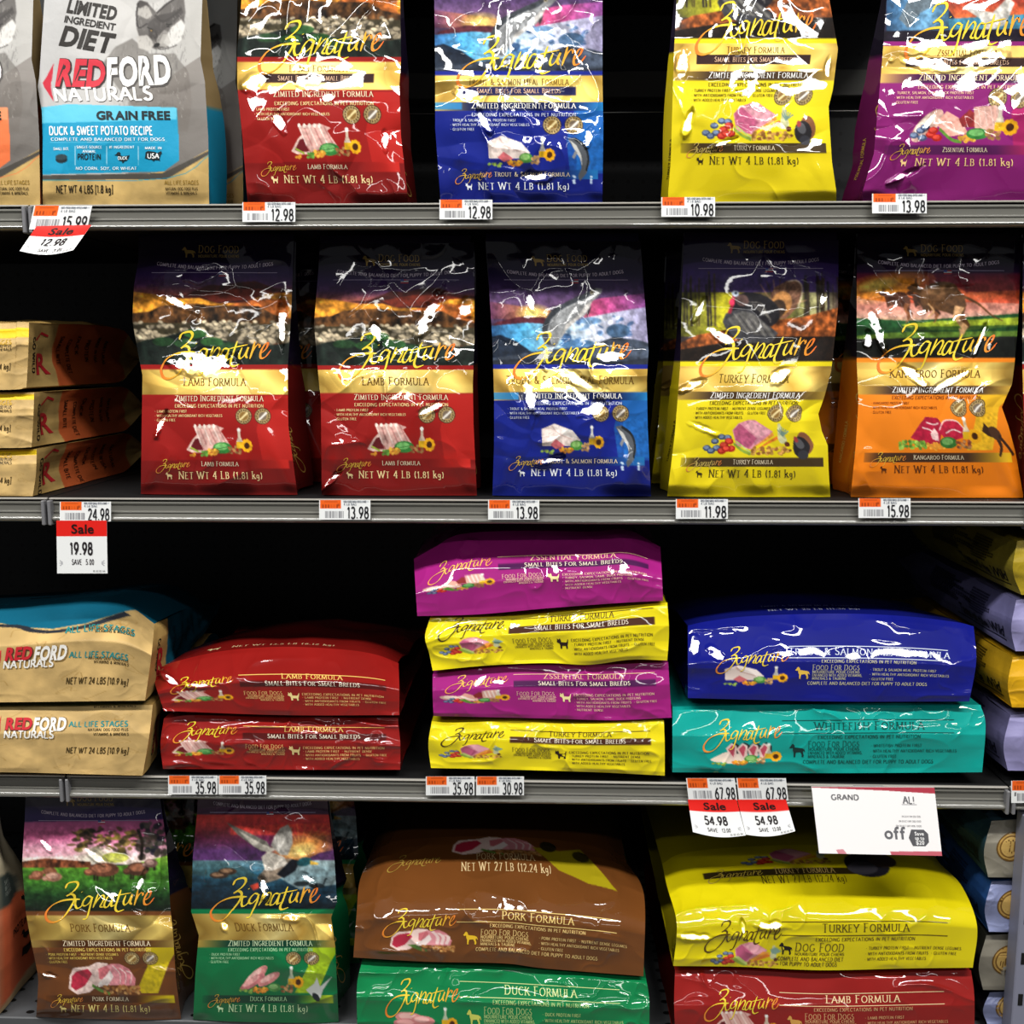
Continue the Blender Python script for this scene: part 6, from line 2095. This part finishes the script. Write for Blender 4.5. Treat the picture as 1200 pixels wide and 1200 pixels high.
def wild_side(gp, cg):
    cg.full(lambda U, V, p: np.clip(col('#b4955a') * (1 + .1 * fbm(U * 9, V * 5, 3)[..., None]), 0, 1))
    cg.poly([(.22, -.1), (.235, .3), (.24, .7), (.22, 1.1), (.8, 1.1), (.8, -.1)], '#b4562c')
    gp.text('GO WILD', .035, .22, 9, '#1c1814', 'sans', rot=-90, align='l', width=44)
    gp.text('R', .13, .8, 25, '#b4242c', 'roundbold', width=44, layer=2)
    gp.icon([(0, .4), (.5, 1), (1, .75), (1, .6), (.5, .8), (.1, .3)], .065, .34, 40, 16, '#b4242c')
    for k in range(6):
        gp.text(['SMALL BITE', 'COMPLETE DIET', 'DUCK', 'PROTEIN', 'MADE IN USA', 'NATURAL'][k], .27 + k * .075, .2 + .05 * (k % 2), 9, '#3a1c10', 'sans', rot=-90, align='l', width=[36, 44, 24, 30, 34, 34][k])


for lab, T, Rr, B, yb, sd, dy, zm, h in (
        ('topmost', [(-190, 383), (0, 379), (20, 377), (34, 378)], [(34, 378), (33, 418), (31, 454)], [(-190, 458), (0, 457), (31, 454)], (.09, .23), 111, 0, None, 80),
        ('middle', [(-190, 463), (0, 460), (40, 460)], [(40, 460), (39, 492), (37, 524)], [(-190, 524), (0, 525), (37, 524)], (.03, .13), 112, 72, None, 64),
        ('lowest', [(-190, 530), (0, 527), (43, 526)], [(43, 526), (42, 556), (38, 583)], [(-190, 582), (0, 583), (38, 583)], (.02, .12), 113, 133, Z_DECK[2] + .0012, 57)):
    flat_bag('small kraft bag with a yellow band, %s of the three stacked at the left edge' % lab, T, Rr, B, [T[0], ((T[0][0] + B[0][0]) / 2, (T[0][1] + B[0][1]) / 2), B[0]],
             small_kraft(*yb), small_kraft_text(dy, h), ('#bc9a58', '#a8884c', '#b08f50'), mat=PAPER_BAG, roll=.012, vc=.3, puff=.012 if lab == 'topmost' else 0, depth=.40, amp=.5, seed=sd, Y0=.0, tuck=.012, side_print=(1, wild_side), zmin=zm)


# ------------------------------------------------------------------ woven sacks in the right-hand section
def sack_side(base, ink):
    def f(gp, cg):
        rs = np.random.RandomState(5)
        cg.full(lambda U, V, p: np.clip(col(base) * (1 + .06 * fbm(U * 9, V * 5, 3)[..., None]), 0, 1))
        for i in range(11):
            v = .14 + i * .045
            gp.text('WWWWWWWWWWWWWWWWWW'[:rs.randint(9, 18)].replace('W', 'M'), .42, v, 2.6, ink, 'micro', width=rs.uniform(70, 150), align='l')
        for i in range(9):
            gp.text('MMMMMMMMMMMM', .8, .16 + i * .05, 2.4, ink, 'micro', width=rs.uniform(40, 70), align='c')
        gp.text('Taste of the Wild', .8, .8, 13, ink, 'roundbold', width=124, layer=2)
        gp.rule(.62, .96, .86, 1.6, ink)
    return f


def front_plain(c):
    c.full(lambda U, V, p: np.clip(p * (1 + .05 * fbm(U * 6, V * 3, 4)[..., None]), 0, 1))


def medal(P):
    for r, t, ly in ((15, '#6a4c1c', 1), (13.4, '#b8924c', 2), (11.4, '#7a5a28', 3), (9.8, '#c8a45c', 4)):
        a = np.linspace(0, 2 * np.pi, 28, endpoint=False)
        P.icon([(math.cos(x), math.sin(x)) for x in a], .135, .47, r, r * 1.15, t, ly)
    for k in range(5):
        P.icon([(-.1, -1), (.1, -1), (.14, 1), (-.14, 1)], .135 - .024 + k * .012, .47, 6, 6 + (k % 2) * 2, '#6a4c1c', 5)


for lab, top, bot, xl, cols, ink, sd, zm in (
        ('olive yellow sack, topmost of the stack at the right edge of the third row', 634, 697, (1192, 1197), ('#a08a1c', '#7c6c18', '#8a7c28'), '#1c1a10', 121, None),
        ('lavender sack between the two yellow sacks at the right edge', 703, 763, (1191, 1190), ('#8c88b4', '#6c6a94', '#6e6c96'), '#16162a', 122, None),
        ('bright yellow sack between the two lavender sacks at the right edge', 770, 829, (1187, 1186), ('#d8a410', '#b88c12', '#b8901c'), '#1c1608', 123, None),
        ('lavender sack at the bottom of the stack at the right edge of the third row', 838, 903, (1184, 1181), ('#8c88b4', '#6c6a94', '#66648c'), '#14142a', 124, Z3)):
    flat_bag(lab, [(xl[0], top), (1290, top - 8), (1400, top)], [(1400, top), (1402, (top + bot) / 2), (1400, bot)], [(xl[1], bot), (1300, bot + 1), (1400, bot)], [(xl[0], top), (min(xl) - 5, top * .45 + bot * .55), (xl[1], bot)],
             front_plain, None, cols, mat=SATIN, roll=.01, vc=.4, puff=.012 if sd == 121 else 0, depth=.46, amp=.4, seed=sd, Y0=.006, tuck=-.012, side_print=(-1, sack_side(cols[2], ink)), name='dog_food_sack', zmin=zm)
for lab, top, bot, xl, cols, ink, sd, zm, Y in (
        ('grey sack with gold medallion, topmost of the stack behind the slotted post', 962, 1028, (1162, 1158), ('#8a8578', '#2c4450', '#24404c'), '#0c161a', 131, None, .012),
        ('pale blue sack with gold medallion, second from the top behind the slotted post', 1033, 1092, (1162, 1159), ('#8c94bc', '#2c5490', '#2a5494'), '#0a1426', 132, None, .012),
        ('grey sack with gold medallion, third from the top behind the slotted post', 1096, 1160, (1156, 1152), ('#8a8578', '#34342c', '#2e2e28'), '#0a0a08', 133, None, .012),
        ('pale blue sack with gold medallion, lowest of the stack behind the slotted post', 1163, 1200, (1160, 1157), ('#8c94bc', '#23232c', '#1c1c26'), '#08080c', 134, Z4, .012)):
    flat_bag(lab, [(xl[0], top), (1260, top - 5), (1370, top)], [(1370, top), (1372, (top + bot) / 2), (1370, bot)], [(xl[1], bot), (1270, bot + 1), (1370, bot)], [(xl[0], top), (min(xl) - 5, top * .45 + bot * .55), (xl[1], bot)],
             front_plain, medal, cols, mat=SATIN, roll=.012, vc=.4, puff=0, depth=.46, amp=.5, seed=sd, Y0=Y, tuck=-.012, side_print=(-1, sack_side(cols[2], ink)), name='dog_food_sack', zmin=zm)


# ------------------------------------------------------------------ price tags, sale slips, promotion card
def sheet(name, T0, T1, B1, B0, Yt, Yb, bow, painter, letterer, label, cat, group, n=1.4, pw=1.0, th=.0006):
    """a paper slip given by its four corners; depth runs from Yt (top) to Yb (bottom)"""
    wpx, hpx = T1[0] - T0[0], (B0[1] + B1[1] - T0[1] - T1[1]) / 2
    nu, nv = int(wpx * n), int(hpx * n)
    u, v = np.meshgrid(np.linspace(0, 1, nu), np.linspace(0, 1, nv))
    q = lambda k: (1 - v) * ((1 - u) * T0[k] + u * T1[k]) + v * ((1 - u) * B0[k] + u * B1[k])
    px, py = q(0), q(1) + bow * np.sin(np.pi * u) * v
    P = at(px, py, Yt + (Yb - Yt) * v ** pw)
    c = Canvas(nu, nv, '#eef0f0')
    painter(c)
    pn = Panel(P, c, wpx, hpx)
    letterer(pn)
    cen = P[0].mean(0)
    root = props(empty(name, cen), label, cat, group)
    pn.build('printed_face', CARD, root)
    Bk = P[::4, ::-4] + np.array([0, th, 0])
    Panel(Bk, '#d8d8d6', 10, 10).build('paper_back', CARD, root)
    return root


def tag_paint(c, seed=1):
    rs = np.random.RandomState(seed)
    c.rect(.02, -.02, .43, .44, '#f0641e')
    for k in range(6):
        x = .06 + k * .055
        c.rect(x, .22, x + .03, .4, '#8c3410', .75 if k not in (3, 4) else .2, n=3)
    c.rect(.1, .06, .36, .12, '#a84014', .6, n=3)
    c.rect(.36, .2, .4, .3, '#8c3410', .6, n=3)
    x = .1
    while x < .48:
        w_ = rs.uniform(.004, .012)
        c.rect(x, .56, x + w_, .92, '#55555c', .9, n=3)
        x += w_ + rs.uniform(.006, .014)
    c.rect(.47, .07, .97, .12, '#9aa0ac', .7, n=3)


def price_tag(x0, y0, x1, y1, price, label, Y=-.0108, slant=0):
    def let(P):
        P.text('DOG FOOD SMALL BITES LAMB', .48, .13, 2.4, '#5a606c', 'micro', width=.44 * (x1 - x0), align='l')
        P.text('4 LB BAG', .48, .27, 2.4, '#7a808c', 'micro', width=.26 * (x1 - x0), align='l')
        P.text(price, .985, .93, 13.0, '#26262a', 'slim', width=.43 * (x1 - x0), align='r')
    return sheet('price_tag', (x0, y0), (x1, y0), (x1 + slant, y1), (x0 + slant, y1), Y, Y - .001, 0, lambda c: tag_paint(c, int(x0)), let, label, 'price tag', 'price tags in the shelf rails')


def sale_slip(T0, T1, B1, B0, price, save, label, Yb, bow=0, Yt=-.0125, shear=0.0, bd=.3):
    wd = T1[0] - T0[0]

    def paint(c):
        c.rect(-.02, -.02, 1.02, bd, '#e2231c', n=3)
        for s in (-1, 1):
            for k in range(3):
                a = R(150 + k * 26)
                c.line([(.5 + s * (-.36 + .03 * math.cos(a)) * -1 * -1, .8 + .03 * math.sin(a)), (.5 + s * (-.36 + .09 * math.cos(a)), .8 + .11 * math.sin(a))], .014, '#8a8a90')

    def let(P):
        P.text('Sale', .52, bd * .8, bd * P.hpx * .56, '#2a1414', 'roundbold', width=.46 * wd, shear=shear)
        P.text(price, .5, bd + (.34 if bd < .38 else .3), .22 * P.hpx, '#2a2628', 'sans', width=.46 * wd, shear=shear)
        sv = min(.92, bd + .53)
        P.text('SAVE', .4, sv, 6 * P.hpx / 62, '#4a4648', 'slim', width=.2 * wd, shear=shear)
        P.text(save, .66, sv, 6 * P.hpx / 62, '#4a4648', 'slim', width=.17 * wd, shear=shear)
        P.text('01/02 03/04', .84, .97, 2, '#8a8a8c', 'micro', width=.24 * wd)
    return sheet('sale_slip', T0, T1, B1, B0, Yt, Yb, bow, paint, let, label, 'sale slip', 'sale slips hanging from price tags', pw=1.3)


for a in ((40, 241, 108, 269, '15.99', 'price tag reading 15.99'), (284, 237, 346, 260, '12.98', 'price tag reading 12.98 under the red small bites bag'), (515, 234, 577, 257, '12.98', 'price tag reading 12.98 under the blue small bites bag'),
          (775, 231, 838, 254, '10.98', 'price tag reading 10.98'), (1022, 227, 1086, 250, '13.98', 'price tag reading 13.98 on the topmost rail'),
          (70, 588, 130, 611, '24.98', 'price tag reading 24.98'), (374, 586, 434, 609, '13.98', 'price tag reading 13.98 under the second red sheep bag'), (572, 586, 632, 609, '13.98', 'price tag reading 13.98 under the leaping trout bag'),
          (792, 585, 853, 608, '11.98', 'price tag reading 11.98'), (1006, 584, 1067, 607, '15.98', 'price tag reading 15.98 under the kangaroo bag'),
          (197, 909, 255, 931, '35.98', 'price tag reading 35.98, left one under the red flat bags'), (256, 909, 312, 931, '35.98', 'price tag reading 35.98, right one under the red flat bags'),
          (499, 910, 556, 932, '35.98', 'price tag reading 35.98 under the stack of four'), (558, 910, 614, 932, '30.98', 'price tag reading 30.98'),
          (804, 912, 861, 938, '67.98', 'price tag reading 67.98, left of the two'), (863, 912, 921, 938, '67.98', 'price tag reading 67.98, right of the two'),
          (1185, 915, 1245, 941, '54.98', 'price tag cut off by the right edge of the photo')):
    price_tag(*a, slant=-6 if a[0] == 40 else 3 if a[0] in (804, 863) else 0)
sale_slip((43, 265), (107, 263.5), (86, 293), (23, 294), '12.98', '3.01', 'slanting sale slip reading 12.98', -.045, 5, shear=.25, bd=.4)
sale_slip((66, 610), (125, 610), (126, 672), (67, 672), '19.98', '5.00', 'sale slip reading 19.98', -.014)
sale_slip((806, 937), (863, 937), (874, 979), (812, 975), '54.98', '13.00', 'sale slip reading 54.98, left of the two', -.03, 4, bd=.34)
sale_slip((864, 937), (921, 937), (932, 974), (874, 978), '54.98', '13.00', 'sale slip reading 54.98, right of the two', -.03, 4, bd=.34)


def promo_paint(c):
    c.px[..., :3] = col('#f6f4f4')
    c.poly([(-.1, -.1), (1.1, -.1), (1.1, .1), (.6, .05), (-.1, .005)], '#b03a4a')
    c.poly([(.14, .94), (.2, .93), (.26, 1.1), (.18, 1.1)], '#c86070', .7)
    c.poly([(.58, .95), (1.1, .93), (1.1, 1.1), (.6, 1.1)], '#c04858', .85)
    c.rect(.72, .25, .84, .262, '#8a8a8c', .7, n=3)


def promo_text(P):
    P.text('GRAND', .15, .19, 6, '#77777a', 'serif', width=34, align='l', smallcaps=False) if False else P.text('GRAND', .15, .19, 6, '#77777a', 'sans', width=33, align='l')
    P.text('AL!', .78, .235, 8, '#77777a', 'sans', width=14)
    P.text('off', .635, .76, 14, '#6a6a6e', 'roundbold', width=26)
    P.icon([(0, .5), (.16, 0), (.8, 0), (1, .25), (1, .75), (.8, 1), (.16, 1)], .745, .86, 23, 19, '#5a5a5e')
    P.text('Save', .832, .705, 4.2, '#f2f2f2', 'roundbold', width=11, layer=3)
    P.text('up to', .832, .77, 4.2, '#f2f2f2', 'roundbold', width=11, layer=3)
    P.text('$20', .832, .84, 4.6, '#f2f2f2', 'roundbold', width=10, layer=3)
    for k in range(3):
        P.text('ON SELECT DRY DOG FOOD', .86, .44 + k * .07, 2, '#9a9a9c', 'micro', width=[22, 26, 30][k], align='r')


sign = sheet('promotion_card', (951, 922), (1095, 923), (1104, 1003), (960, 1000), -.022, -.05, 0, promo_paint, promo_text, 'white promotion card with dark red edges hanging from the third rail', 'sign', None, th=.0016)
xc, zc = float(at(1020, 921, -.02)[0]), float(at(1020, 921, -.02)[2])
solid('sign_clip', [(xc - .02, xc + .02, -.0205, -.0095, zc - .013, zc - .003)], node_mat('clear_clip', rough=.2, color='#9a9a98'), sign)
